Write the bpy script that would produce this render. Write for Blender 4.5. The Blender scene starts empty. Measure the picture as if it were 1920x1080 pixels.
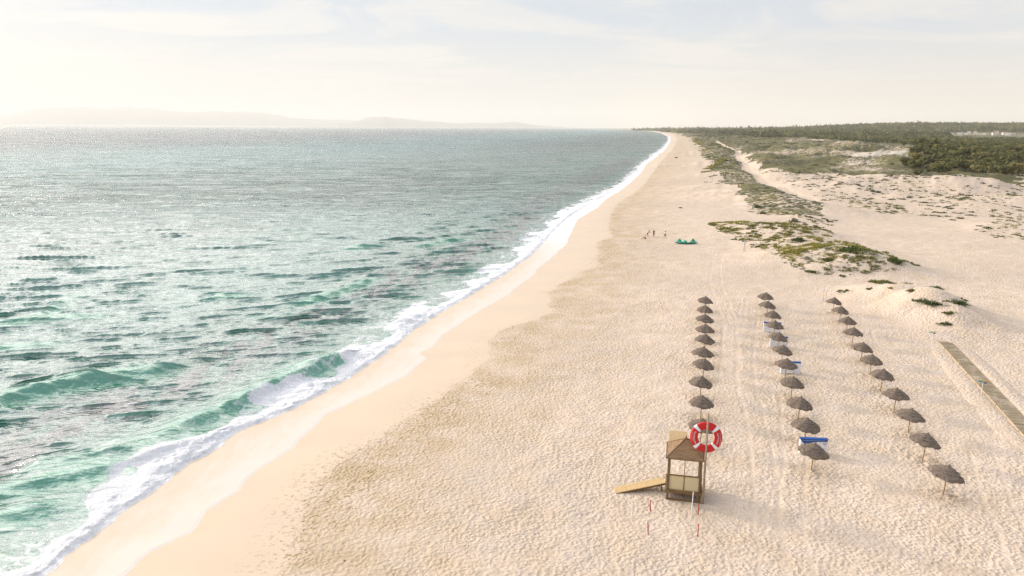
import bpy, bmesh, math, random
import numpy as np
from mathutils import Vector, Matrix

# ------------------------------------------------------------------ camera, sky, sun, exposure
random.seed(7)
rng = np.random.default_rng(11)
SC = bpy.context.scene
COL = SC.collection
H = 25.0                      # drone height above the beach flat (z = 0)
PITCH = math.radians(12.245)
ROLL = 0.0049                  # the horizon drops slightly to the right
F = 1387.0                    # focal length in photograph pixels (1920 wide)
SEA = -1.0                    # still water level

cam_data = bpy.data.cameras.new("camera")
cam_data.sensor_width = 36.0
cam_data.lens = F / 1920.0 * 36.0
cam_data.clip_start = 0.5
cam_data.clip_end = 120000.0
cam = bpy.data.objects.new("camera", cam_data)
cam.matrix_world = Matrix.Translation((0, 0, H)) @ Matrix.Rotation(math.radians(90) - PITCH, 4, 'X') @ Matrix.Rotation(ROLL, 4, 'Z')
COL.objects.link(cam)
SC.camera = cam

SUN_AZ = math.atan2(-0.857, 0.515)       # measured from +Y towards +X
SUN_EL = math.radians(16.0)
sun_dir = Vector((math.sin(SUN_AZ) * math.cos(SUN_EL), math.cos(SUN_AZ) * math.cos(SUN_EL), math.sin(SUN_EL)))
sl = bpy.data.lights.new("sun", 'SUN')
sl.energy = 3.6
sl.angle = math.radians(4.5)
sl.color = (1.0, 0.86, 0.68)
sun = bpy.data.objects.new("sun", sl)
sun.rotation_euler = sun_dir.to_track_quat('Z', 'Y').to_euler()
COL.objects.link(sun)

W = bpy.data.worlds.new("World")
SC.world = W
W.use_nodes = True


def build_world():
    nt = W.node_tree
    nt.nodes.clear()
    N, L = nt.nodes.new, nt.links.new
    out = N('ShaderNodeOutputWorld')
    bg = N('ShaderNodeBackground')
    L(bg.outputs[0], out.inputs[0])
    sky = N('ShaderNodeTexSky')
    sky.sky_type = 'NISHITA'
    sky.sun_disc = False
    sky.sun_elevation = SUN_EL
    sky.sun_rotation = SUN_AZ % (2 * math.pi)
    sky.air_density = 1.0
    sky.dust_density = 2.0
    sc = N('ShaderNodeVectorMath'); sc.operation = 'SCALE'; sc.inputs['Scale'].default_value = 0.10
    L(sky.outputs[0], sc.inputs[0])
    tc = N('ShaderNodeTexCoord')
    nrm = N('ShaderNodeVectorMath'); nrm.operation = 'NORMALIZE'
    L(tc.outputs['Generated'], nrm.inputs[0])
    sep = N('ShaderNodeSeparateXYZ'); L(nrm.outputs[0], sep.inputs[0])
    # thin high veil of cloud: creamy at the horizon, cooler and thinner higher up
    ramp = N('ShaderNodeValToRGB')
    L(sep.outputs['Z'], ramp.inputs[0])
    e = ramp.color_ramp.elements
    e[0].position = 0.0; e[0].color = (0.81, 0.76, 0.70, 1)
    e[1].position = 0.55; e[1].color = (0.42, 0.52, 0.68, 1)
    for p, c in ((0.025, (0.81, 0.76, 0.71, 1)), (0.075, (0.71, 0.725, 0.745, 1)), (0.13, (0.59, 0.675, 0.785, 1)), (0.28, (0.52, 0.61, 0.73, 1))):
        k = e.new(p); k.color = c
    # project direction on a flat cloud layer for streaks
    zc = N('ShaderNodeMath'); zc.operation = 'ADD'; zc.inputs[1].default_value = 0.12
    L(sep.outputs['Z'], zc.inputs[0])
    dx = N('ShaderNodeMath'); dx.operation = 'DIVIDE'; L(sep.outputs['X'], dx.inputs[0]); L(zc.outputs[0], dx.inputs[1])
    dy = N('ShaderNodeMath'); dy.operation = 'DIVIDE'; L(sep.outputs['Y'], dy.inputs[0]); L(zc.outputs[0], dy.inputs[1])
    cmb = N('ShaderNodeCombineXYZ'); L(dx.outputs[0], cmb.inputs[0]); L(dy.outputs[0], cmb.inputs[1])
    mp = N('ShaderNodeMapping'); mp.inputs['Scale'].default_value = (0.55, 0.8, 1); mp.inputs['Rotation'].default_value = (0, 0, 0.5)
    mp.inputs['Location'].default_value = (1.7, 0.4, 0)
    L(cmb.outputs[0], mp.inputs[0])
    n1 = N('ShaderNodeTexNoise'); n1.inputs['Scale'].default_value = 1.5; n1.inputs['Detail'].default_value = 7; n1.inputs['Roughness'].default_value = 0.55
    n1.inputs['Distortion'].default_value = 0.9
    L(mp.outputs[0], n1.inputs['Vector'])
    cr = N('ShaderNodeMapRange'); cr.interpolation_type = 'SMOOTHSTEP'
    cr.inputs['From Min'].default_value = 0.42; cr.inputs['From Max'].default_value = 0.64
    L(n1.outputs['Fac'], cr.inputs['Value'])
    zf = N('ShaderNodeMapRange'); zf.inputs['From Min'].default_value = 0.01; zf.inputs['From Max'].default_value = 0.08
    L(sep.outputs['Z'], zf.inputs['Value'])
    cm = N('ShaderNodeMath'); cm.operation = 'MULTIPLY'; L(cr.outputs[0], cm.inputs[0]); L(zf.outputs[0], cm.inputs[1])
    cm2 = N('ShaderNodeMath'); cm2.operation = 'MULTIPLY'; L(cm.outputs[0], cm2.inputs[0]); cm2.inputs[1].default_value = 0.92
    mx = N('ShaderNodeMix'); mx.data_type = 'RGBA'
    L(cm2.outputs[0], mx.inputs['Factor']); L(ramp.outputs[0], mx.inputs['A']); mx.inputs['B'].default_value = (0.83, 0.81, 0.795, 1)
    # added glow round the sun, kept above the frame to whiten sea reflections
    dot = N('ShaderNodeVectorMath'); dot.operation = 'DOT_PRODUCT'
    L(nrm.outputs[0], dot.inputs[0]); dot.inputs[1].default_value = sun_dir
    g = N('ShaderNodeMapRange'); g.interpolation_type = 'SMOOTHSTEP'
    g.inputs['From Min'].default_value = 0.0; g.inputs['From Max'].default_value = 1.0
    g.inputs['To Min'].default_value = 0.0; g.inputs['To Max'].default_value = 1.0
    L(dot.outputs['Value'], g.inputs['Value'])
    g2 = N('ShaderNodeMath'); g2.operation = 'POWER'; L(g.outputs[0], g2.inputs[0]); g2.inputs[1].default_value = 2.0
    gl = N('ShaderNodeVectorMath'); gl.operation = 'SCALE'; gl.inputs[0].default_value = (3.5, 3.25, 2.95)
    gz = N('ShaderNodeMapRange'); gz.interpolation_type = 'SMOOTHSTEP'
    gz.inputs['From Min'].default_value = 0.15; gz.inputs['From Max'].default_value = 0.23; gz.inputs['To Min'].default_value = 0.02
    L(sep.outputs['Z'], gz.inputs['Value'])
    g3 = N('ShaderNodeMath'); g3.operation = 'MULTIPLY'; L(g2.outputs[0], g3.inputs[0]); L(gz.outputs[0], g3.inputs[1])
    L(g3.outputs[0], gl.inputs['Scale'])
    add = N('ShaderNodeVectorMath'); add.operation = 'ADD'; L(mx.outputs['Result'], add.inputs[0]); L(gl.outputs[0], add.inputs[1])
    fin = N('ShaderNodeMix'); fin.data_type = 'RGBA'; fin.inputs['Factor'].default_value = 0.12
    L(add.outputs[0], fin.inputs['A']); L(sc.outputs[0], fin.inputs['B'])
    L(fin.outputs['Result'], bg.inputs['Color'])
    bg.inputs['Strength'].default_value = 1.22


build_world()
SC.view_settings.view_transform = 'Standard'
SC.view_settings.look = 'None'
SC.view_settings.gamma = 1.0
SC.view_settings.exposure = -0.21
SC.cycles.max_bounces = 5
SC.cycles.diffuse_bounces = 2
SC.cycles.volume_bounces = 1
SC.cycles.use_denoising = True
SC.cycles.denoiser = 'OPENIMAGEDENOISE'
SC.cycles.denoising_input_passes = 'RGB_ALBEDO_NORMAL'
SC.cycles.denoising_prefilter = 'NONE'

# ------------------------------------------------------------------ measuring helpers


def gp(u, v, z=0.0):
    """world point on the horizontal plane z that was measured at photograph pixel u, v"""
    du, dv = (u - 960.0) / F, (540.0 - v) / F
    du, dv = du - dv * ROLL, dv + du * ROLL
    dy = math.cos(PITCH) + dv * math.sin(PITCH)
    dz = -math.sin(PITCH) + dv * math.cos(PITCH)
    t = (z - H) / dz
    return (du * t, dy * t)


def gpl(pts, z=0.0):
    return np.array([gp(u, v, z) for u, v in pts])


def smooth(a, b, x):
    t = np.clip((x - a) / (b - a), 0, 1)
    return t * t * (3 - 2 * t)


def hash2(ix, iy, seed):
    h = (ix.astype(np.int64) * 374761393 + iy.astype(np.int64) * 668265263 + seed * 1442695041) & 0xFFFFFFFF
    h = ((h ^ (h >> 13)) * 1274126177) & 0xFFFFFFFF
    h = (h ^ (h >> 16)) & 0xFFFFFF
    return h.astype(np.float32) / float(0xFFFFFF)


def vnoise(x, y, seed=0):
    x = np.asarray(x, dtype=np.float64); y = np.asarray(y, dtype=np.float64)
    ix, iy = np.floor(x), np.floor(y)
    fx, fy = (x - ix).astype(np.float32), (y - iy).astype(np.float32)
    fx = fx * fx * (3 - 2 * fx); fy = fy * fy * (3 - 2 * fy)
    a, b = hash2(ix, iy, seed), hash2(ix + 1, iy, seed)
    c, d = hash2(ix, iy + 1, seed), hash2(ix + 1, iy + 1, seed)
    return (a + (b - a) * fx) * (1 - fy) + (c + (d - c) * fx) * fy


def fbm(x, y, octv=4, seed=0, gain=0.5):
    s, a, t = 0.0, 1.0, 0.0
    for o in range(octv):
        s = s + a * vnoise(x * 2 ** o + 13.7 * o, y * 2 ** o - 7.1 * o, seed + o)
        t += a; a *= gain
    return s / t


def in_poly(px, py, poly):
    inside = np.zeros(px.shape, bool)
    n = len(poly)
    for i in range(n):
        x1, y1 = poly[i]; x2, y2 = poly[(i + 1) % n]
        c = ((y1 > py) != (y2 > py)) & (px < (x2 - x1) * (py - y1) / (y2 - y1 + 1e-12) + x1)
        inside ^= c
    return inside


def dist_polyline(px, py, pts):
    """unsigned distance and running length"""
    best = np.full(px.shape, 1e9, np.float32); run = np.zeros(px.shape, np.float32); acc = 0.0
    for (x1, y1), (x2, y2) in zip(pts[:-1], pts[1:]):
        dx, dy = x2 - x1, y2 - y1
        L2 = dx * dx + dy * dy; Ln = math.sqrt(L2)
        t = np.clip(((px - x1) * dx + (py - y1) * dy) / L2, 0, 1)
        d = np.hypot(px - (x1 + t * dx), py - (y1 + t * dy))
        m = d < best
        best = np.where(m, d, best); run = np.where(m, acc + t * Ln, run)
        acc += Ln
    return best, run


# ------------------------------------------------------------------ shore lines, as x over y
def curve(pts, z):
    P = gpl(pts, z)
    P = P[np.argsort(P[:, 1])]
    y0, y1 = P[0], P[1]
    near = [(P[0, 0] - 0.42 * (P[0, 1] - yy), yy) for yy in (-60.0, 0.0, 20.0)]
    P = np.vstack([near, P, [(-4000.0, 60000.0)]])
    return P


SW = curve([(228, 1080), (269, 1041), (359, 998.6), (391, 958), (452, 917), (458, 901), (489, 876), (550, 840), (560, 825), (587, 803),
            (615, 776), (700, 736), (760, 706), (799, 672), (786, 663), (818, 644), (827, 632), (866, 605), (890, 590), (907, 579), (955, 552),
            (967, 541), (1002, 516), (1005, 507), (1041, 478), (1061, 458.5), (1067.5, 444), (1082, 412.6), (1121, 389), (1138, 372.5),
            (1163, 358), (1188, 338), (1203, 323), (1213, 306.7), (1238, 290), (1250, 276.7), (1258, 264), (1257, 256), (1244, 250), (1225, 246.2), (1180, 243.0),
            (1100, 241.2), (1000, 240.2)], -0.75)
FO = curve([(77, 1078), (122, 1041), (212, 978), (228, 962), (285, 921), (354.5, 866), (399, 846), (404, 836), (448, 807), (513, 783),
            (570, 756), (640, 716), (700, 677), (747, 644), (777, 617), (827, 584.5), (884, 552), (913, 534), (955, 507.5), (996, 478), (1014, 460),
            (1040, 430), (1075, 400), (1110, 380), (1150, 357), (1183, 336), (1200, 320), (1212, 304), (1234, 288), (1247, 275), (1255, 263), (1254, 256), (1241, 250), (1222, 246.2), (1177, 243.0),
            (1098, 241.2), (998, 240.2)], -1.0)
BE = curve([(528, 1078), (547, 1039), (566, 929), (620, 882), (651, 844), (701, 819), (761, 787), (815, 752.6), (904.5, 679), (928, 664.6),
            (916, 644), (931, 617), (996, 599), (1041, 584.5), (1029, 570), (1032, 540), (1070, 519), (1121, 495.6), (1118, 481), (1121, 454),
            (1150, 442), (1139, 424), (1147.6, 395), (1162, 377), (1188, 363), (1200, 352), (1213, 340), (1218, 332), (1240, 302), (1258, 285), (1266, 270),
            (1270, 260), (1265, 252), (1250, 248), (1230, 245)], -0.1)
# foot of the dunes (left limit of dune grass)
DU = gpl([(1545, 402), (1470, 400), (1412, 384), (1397, 369), (1361, 352), (1344, 344), (1330, 331), (1330, 314), (1331, 303), (1318, 286), (1311, 273),
          (1298, 258), (1282, 251), (1262, 246.5), (1230, 243.6), (1150, 241.9), (1050, 240.8)], 0.5)
DU = DU[np.argsort(DU[:, 1])]


def Xof(C, y):
    return np.interp(y, C[:, 1], C[:, 0])


def slope_cos(y):
    d = (Xof(SW, y + 15) - Xof(SW, y - 15)) / 30.0
    return 1.0 / np.sqrt(1 + d * d)


PATH_W = gpl([(1343, 263), (1352, 268), (1372, 279), (1386, 286), (1383, 291), (1396, 303), (1404, 316), (1420, 328), (1450, 344), (1500, 360), (1530, 374)], 2.0)

ISL = [  # island dune knolls: pixel, height, radii along / across, turn
    (1400, 422, 1.0, 9, 7, -0.1), (1440, 425, 1.5, 10, 8, -0.1), (1490, 430, 2.2, 10, 9, -0.3), (1530, 452, 2.2, 10, 8, -0.6), (1570, 472, 2.2, 9, 7, -0.6),
    (1620, 485, 1.9, 8, 6, -0.6), (1665, 496, 1.2, 7, 5, -0.5), (1500, 475, 1.6, 9, 7, -0.4), (1560, 497, 1.1, 6, 4, -0.2), (1450, 462, 0.8, 7, 5, -0.2),
    (1510, 405, 1.3, 8, 6, -0.3),
    (1640, 545, 1.2, 5, 5, -0.3), (1690, 552, 1.6, 6, 5, -0.5), (1745, 562, 2.2, 5.5, 5, -0.8), (1775, 585, 1.5, 5, 4, -0.9),
    (1800, 620, 0.4, 6, 4, 0.0)]
ISLW = [(gp(u, v, h * 0.9), h * (1.5 if u > 1635 and v > 520 else 1.2), a, b, r) for u, v, h, a, b, r in ISL]
FDR = [  # foredune humps
    (1500, 380, 3.2, 16, 9, -0.7), (1450, 368, 3.4, 20, 12, -0.6), (1410, 360, 3.5, 22, 14, -0.6), (1380, 350, 3.0, 22, 14, -0.5), (1385, 325, 3.8, 28, 16, -0.4),
    (1365, 305, 4.2, 40, 20, -0.4), (1350, 285, 4.5, 60, 26, -0.3), (1420, 392, 1.2, 10, 7, -0.3), (1470, 394, 1.6, 9, 6, -0.5), (1450, 350, 2.5, 14, 10, -0.7),
    # sand hills and hollows behind
    (1490, 262, 7.5, 60, 90, 0.1), (1570, 268, 6.0, 60, 70, 0.2), (1630, 283, 9.5, 55, 60, 0.0), (1700, 292, 8.5, 50, 50, -0.2), (1560, 290, 4.0, 50, 50, 0.0),
    (1640, 345, 3.0, 14, 12, 0.2), (1700, 348, 3.0, 16, 12, 0.0), (1780, 350, 3.4, 20, 14, 0.0), (1850, 352, 3.0, 20, 14, 0.2), (1560, 345, 2.6, 18, 14, 0.2),
    (1900, 372, 2.6, 12, 10, 0.0), (1480, 322, 2.6, 22, 18, 0.0), (1890, 420, 1.5, 8, 7, 0.0), (1840, 385, 1.4, 9, 9, 0.0)]
FDRW = [(gp(u, v, h * 0.7), h, a, b, r) for u, v, h, a, b, r in FDR]


def humps(x, y, lst):
    z = np.zeros(x.shape, np.float32)
    for (cx, cy), h, a, b, r in lst:
        m = (np.abs(x - cx) < 3.2 * max(a, b)) & (np.abs(y - cy) < 3.2 * max(a, b))
        if not m.any():
            continue
        dx, dy = x[m] - cx, y[m] - cy
        c, s = math.cos(r), math.sin(r)
        p, q = (dx * c + dy * s) / a, (-dx * s + dy * c) / b
        w = 1 + 0.25 * (vnoise(x[m] / 2.8, y[m] / 2.8, 5) - 0.5)
        z[m] = np.maximum(z[m], h * np.exp(-(p * p + q * q) * w * 0.9)) + 0.25 * np.minimum(z[m], h * np.exp(-(p * p + q * q) * 0.9))
    return z


def dune_mask(x, y):
    """0 on the beach, 1 well inside the dunes"""
    xd = np.interp(y, DU[:, 1], DU[:, 0])
    far = smooth(235, 300, y)
    return smooth(-4, 26 + y * 0.02, x - xd) * far


def sand_z(x, y):
    cs = slope_cos(y)
    i = (x - Xof(SW, y)) * cs
    z = np.interp(i, [-70, -9, -5.5, -3, 0, 4, 9, 14, 22], [-4.5, -1.32, -1.06, -0.93, -0.75, -0.50, -0.24, -0.07, 0.0]).astype(np.float32)
    flat = smooth(10, 22, i)
    z += flat * (fbm(x / 9, y / 9, 3, 21) - 0.5) * 0.30
    near = y < 500
    if near.any():
        xn, yn = x[near], y[near]
        z[near] += flat[near] * (fbm(xn / 1.9, yn / 1.9, 3, 71) - 0.5) * 0.20
    m = dune_mask(x, y)
    rough = (fbm(x / 26, y / 30, 5, 41) - 0.42)
    amp = (2.5 + 4.5 * smooth(320, 700, y)) * (1 - 0.85 * smooth(850, 1300, y))
    z += m * (1.0 + amp * np.maximum(rough * 2.2, -0.15))
    z += humps(x, y, ISLW) + humps(x, y, FDRW) * (1 + 0.5 * (fbm(x / 6, y / 6, 3, 61) - 0.5))
    pm = (y > 190) & (y < 2500) & (z > 0.4)
    if pm.any():
        pd_, _ = dist_polyline(x[pm], y[pm], PATH_W)
        z[pm] *= 1 - 0.6 * np.exp(-(pd_ / 8.0) ** 2)
    z += 0.35 * smooth(0.3, 1.5, z) * (fbm(x / 2.6, y / 3.4, 3, 63) - 0.5)
    z += smooth(900, 2200, y) * 2.5 * smooth(60, 400, x - Xof(SW, y))
    # wooded ridge inland
    z += 30 * smooth(1300, 2300, x) * np.exp(-((y - 4200) / 1000) ** 2) * smooth(2900, 4000, y)
    z += 12 * smooth(150, 1400, x - Xof(SW, y)) * smooth(1900, 3600, y) * (1 - smooth(6000, 9000, y))
    return z


# ------------------------------------------------------------------ materials
def new_mat(name):
    m = bpy.data.materials.new(name)
    m.use_nodes = True
    nt = m.node_tree
    b = nt.nodes['Principled BSDF']
    return m, nt, b


class NT:
    """short-hand for node building"""
    def __init__(s, nt):
        s.nt = nt

    def n(s, t, **kw):
        nd = s.nt.nodes.new(t)
        for k, v in kw.items():
            setattr(nd, k, v)
        return nd

    def l(s, a, b):
        s.nt.links.new(a, b)

    def setin(s, sock, v):
        if hasattr(v, 'is_output') or isinstance(v, bpy.types.NodeSocket):
            s.l(v, sock)
        else:
            sock.default_value = v

    def attr(s, name):
        return s.n('ShaderNodeAttribute', attribute_name=name).outputs['Fac']

    def math(s, op, a, b=0.0, clamp=False):
        m = s.n('ShaderNodeMath', operation=op, use_clamp=clamp)
        s.setin(m.inputs[0], a); s.setin(m.inputs[1], b)
        return m.outputs[0]

    def mr(s, v, a, b, c=0.0, d=1.0, sm=True):
        m = s.n('ShaderNodeMapRange', interpolation_type='SMOOTHSTEP' if sm else 'LINEAR')
        s.setin(m.inputs['Value'], v)
        for k, q in zip(('From Min', 'From Max', 'To Min', 'To Max'), (a, b, c, d)):
            s.setin(m.inputs[k], q)
        return m.outputs[0]

    def mix(s, f, a, b):
        m = s.n('ShaderNodeMix', data_type='RGBA')
        s.setin(m.inputs['Factor'], f)
        for k, q in (('A', a), ('B', b)):
            if isinstance(q, tuple) and len(q) == 3:
                q = q + (1.0,)
            s.setin(m.inputs[k], q)
        return m.outputs['Result']

    def pos(s):
        return s.n('ShaderNodeNewGeometry').outputs['Position']

    def objc(s):
        return s.n('ShaderNodeTexCoord').outputs['Object']

    def mapping(s, v, scale=(1, 1, 1), rot=(0, 0, 0), loc=(0, 0, 0)):
        m = s.n('ShaderNodeMapping')
        s.l(v, m.inputs[0])
        m.inputs['Scale'].default_value = scale; m.inputs['Rotation'].default_value = rot; m.inputs['Location'].default_value = loc
        return m.outputs[0]

    def noise(s, v, scale, detail=3, rough=0.5, dist=0.0, out='Fac'):
        m = s.n('ShaderNodeTexNoise')
        s.l(v, m.inputs['Vector'])
        m.inputs['Scale'].default_value = scale; m.inputs['Detail'].default_value = detail
        m.inputs['Roughness'].default_value = rough; m.inputs['Distortion'].default_value = dist
        return m.outputs[out]

    def voro(s, v, scale, feature='SMOOTH_F1', rnd=1.0):
        m = s.n('ShaderNodeTexVoronoi', feature=feature)
        s.l(v, m.inputs['Vector'])
        m.inputs['Scale'].default_value = scale
        if 'Smoothness' in m.inputs:
            m.inputs['Smoothness'].default_value = 0.6
        m.inputs['Randomness'].default_value = rnd
        return m.outputs['Distance']

    def bump(s, h, strength=1.0, dist=0.1, normal=None):
        m = s.n('ShaderNodeBump')
        s.setin(m.inputs['Height'], h); s.setin(m.inputs['Strength'], strength); s.setin(m.inputs['Distance'], dist)
        if normal is not None:
            s.l(normal, m.inputs['Normal'])
        return m.outputs[0]


def simple_mat(name, c1, c2=None, scale=8.0, rough=0.8, stretch=(1, 1, 1), bump=0.0, spec=0.3, transl=0.0):
    m, nt, b = new_mat(name)
    k = NT(nt)
    c2 = c2 or tuple(v * 0.7 for v in c1)
    oc = k.mapping(k.objc(), stretch)
    f = k.noise(oc, scale, 4, 0.6)
    f2 = k.mr(f, 0.3, 0.7)
    k.l(k.mix(f2, c1, c2), b.inputs['Base Color'])
    b.inputs['Roughness'].default_value = rough
    b.inputs['Specular IOR Level'].default_value = spec
    if bump:
        k.l(k.bump(f, 0.6, bump), b.inputs['Normal'])
    if transl:
        b.inputs['Subsurface Weight'].default_value = 0
        tr = k.n('ShaderNodeBsdfTranslucent'); tr.inputs[0].default_value = (*c1, 1)
        ms = k.n('ShaderNodeMixShader'); ms.inputs[0].default_value = transl
        o = nt.nodes['Material Output']
        k.l(b.outputs[0], ms.inputs[1]); k.l(tr.outputs[0], ms.inputs[2]); k.l(ms.outputs[0], o.inputs['Surface'])
    return m


def sand_material():
    m, nt, b = new_mat("beach_sand")
    k = NT(nt)
    P = k.pos()
    wet, damp, veg, grey = k.attr('wet'), k.attr('damp'), k.attr('veg'), k.attr('grey')
    prints, trk = k.attr('prints'), k.attr('track')
    big = k.noise(P, 0.035, 5, 0.55)
    mid = k.noise(P, 0.35, 4, 0.55)
    dry = k.mix(k.mr(big, 0.38, 0.62), (0.655, 0.53, 0.43), (0.58, 0.475, 0.39))
    dry = k.mix(k.mr(mid, 0.35, 0.7), dry, (0.59, 0.465, 0.35))
    dry = k.mix(k.math('MULTIPLY', k.mr(k.noise(P, 2.1, 5, 0.75), 0.45, 0.62), 0.22), dry, (0.42, 0.33, 0.25))
    dampf = k.math('MULTIPLY', damp, k.mr(k.noise(P, 0.22, 5, 0.65), 0.30, 0.68, 0.0, 0.8), clamp=True)
    c = k.mix(dampf, dry, (0.44, 0.325, 0.185))
    wetc = k.mix(k.mr(k.noise(P, 0.15, 4, 0.5), 0.35, 0.65), (0.61, 0.47, 0.335), (0.58, 0.45, 0.33))
    c = k.mix(wet, c, wetc)
    # olive weed and prints left along the edge of the berm
    pr = k.math('MULTIPLY', prints, k.mr(k.noise(P, 2.6, 5, 0.75), 0.53, 0.62), clamp=True)
    c = k.mix(k.math('MULTIPLY', pr, 0.9), c, (0.27, 0.19, 0.07))
    # sparse low plants in the dune sand
    pv = k.noise(P, 0.55, 6, 0.72)
    pv2 = k.noise(P, 0.05, 4, 0.6)
    vf = k.math('MULTIPLY', k.mr(k.math('ADD', pv, k.math('MULTIPLY', k.math('SUBTRACT', veg, 0.5), 0.55)), 0.48, 0.60), k.mr(veg, 0.0, 0.25))
    vcol = k.mix(k.mr(pv2, 0.4, 0.6), (0.085, 0.082, 0.034), (0.17, 0.15, 0.06))
    vcol = k.mix(k.mr(k.noise(P, 0.25, 4, 0.6), 0.5, 0.62), vcol, (0.07, 0.07, 0.035))
    c = k.mix(grey, c, (0.47, 0.44, 0.40))
    c = k.mix(vf, c, vcol)
    k.l(c, b.inputs['Base Color'])
    b.inputs['Roughness'].default_value = 0.9
    k.l(k.mr(wet, 0, 1, 0.9, 0.42), b.inputs['Roughness'])
    b.inputs['Specular IOR Level'].default_value = 0.25
    # trampled surface: overlapping foot-size hollows
    wv = k.n('ShaderNodeVectorMath', operation='ADD')
    no = k.n('ShaderNodeVectorMath', operation='SCALE'); no.inputs['Scale'].default_value = 0.45
    k.l(k.noise(P, 1.6, 3, 0.5, out='Color'), no.inputs[0]); k.l(P, wv.inputs[0]); k.l(no.outputs[0], wv.inputs[1])
    v1 = k.voro(k.mapping(wv.outputs[0], (1.0, 1.0, 0.0), (0, 0, 0.4)), 3.9)
    v2 = k.noise(P, 6.5, 4, 0.6)
    v3 = k.noise(k.mapping(P, (1, 0.8, 1)), 2.0, 3, 0.5)
    h = k.math('ADD', k.math('MULTIPLY', v1, 0.26), k.math('MULTIPLY', v2, 0.10))
    h = k.math('ADD', h, k.math('MULTIPLY', v3, 0.10))
    calm = k.math('MULTIPLY', k.mr(wet, 0.2, 0.95, 1.0, 0.02), k.mr(trk, 0.0, 1.0, 1.0, 0.4))
    nb = k.bump(h, k.math('MULTIPLY', calm, k.mr(k.noise(P, 0.11, 4, 0.6), 0.32, 0.66, 0.55, 1.0)), 0.54)
    fine = k.bump(k.noise(P, 14, 3, 0.6), k.math('MULTIPLY', calm, 0.4), 0.03, nb)
    k.l(fine, b.inputs['Normal'])
    return m


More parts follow.
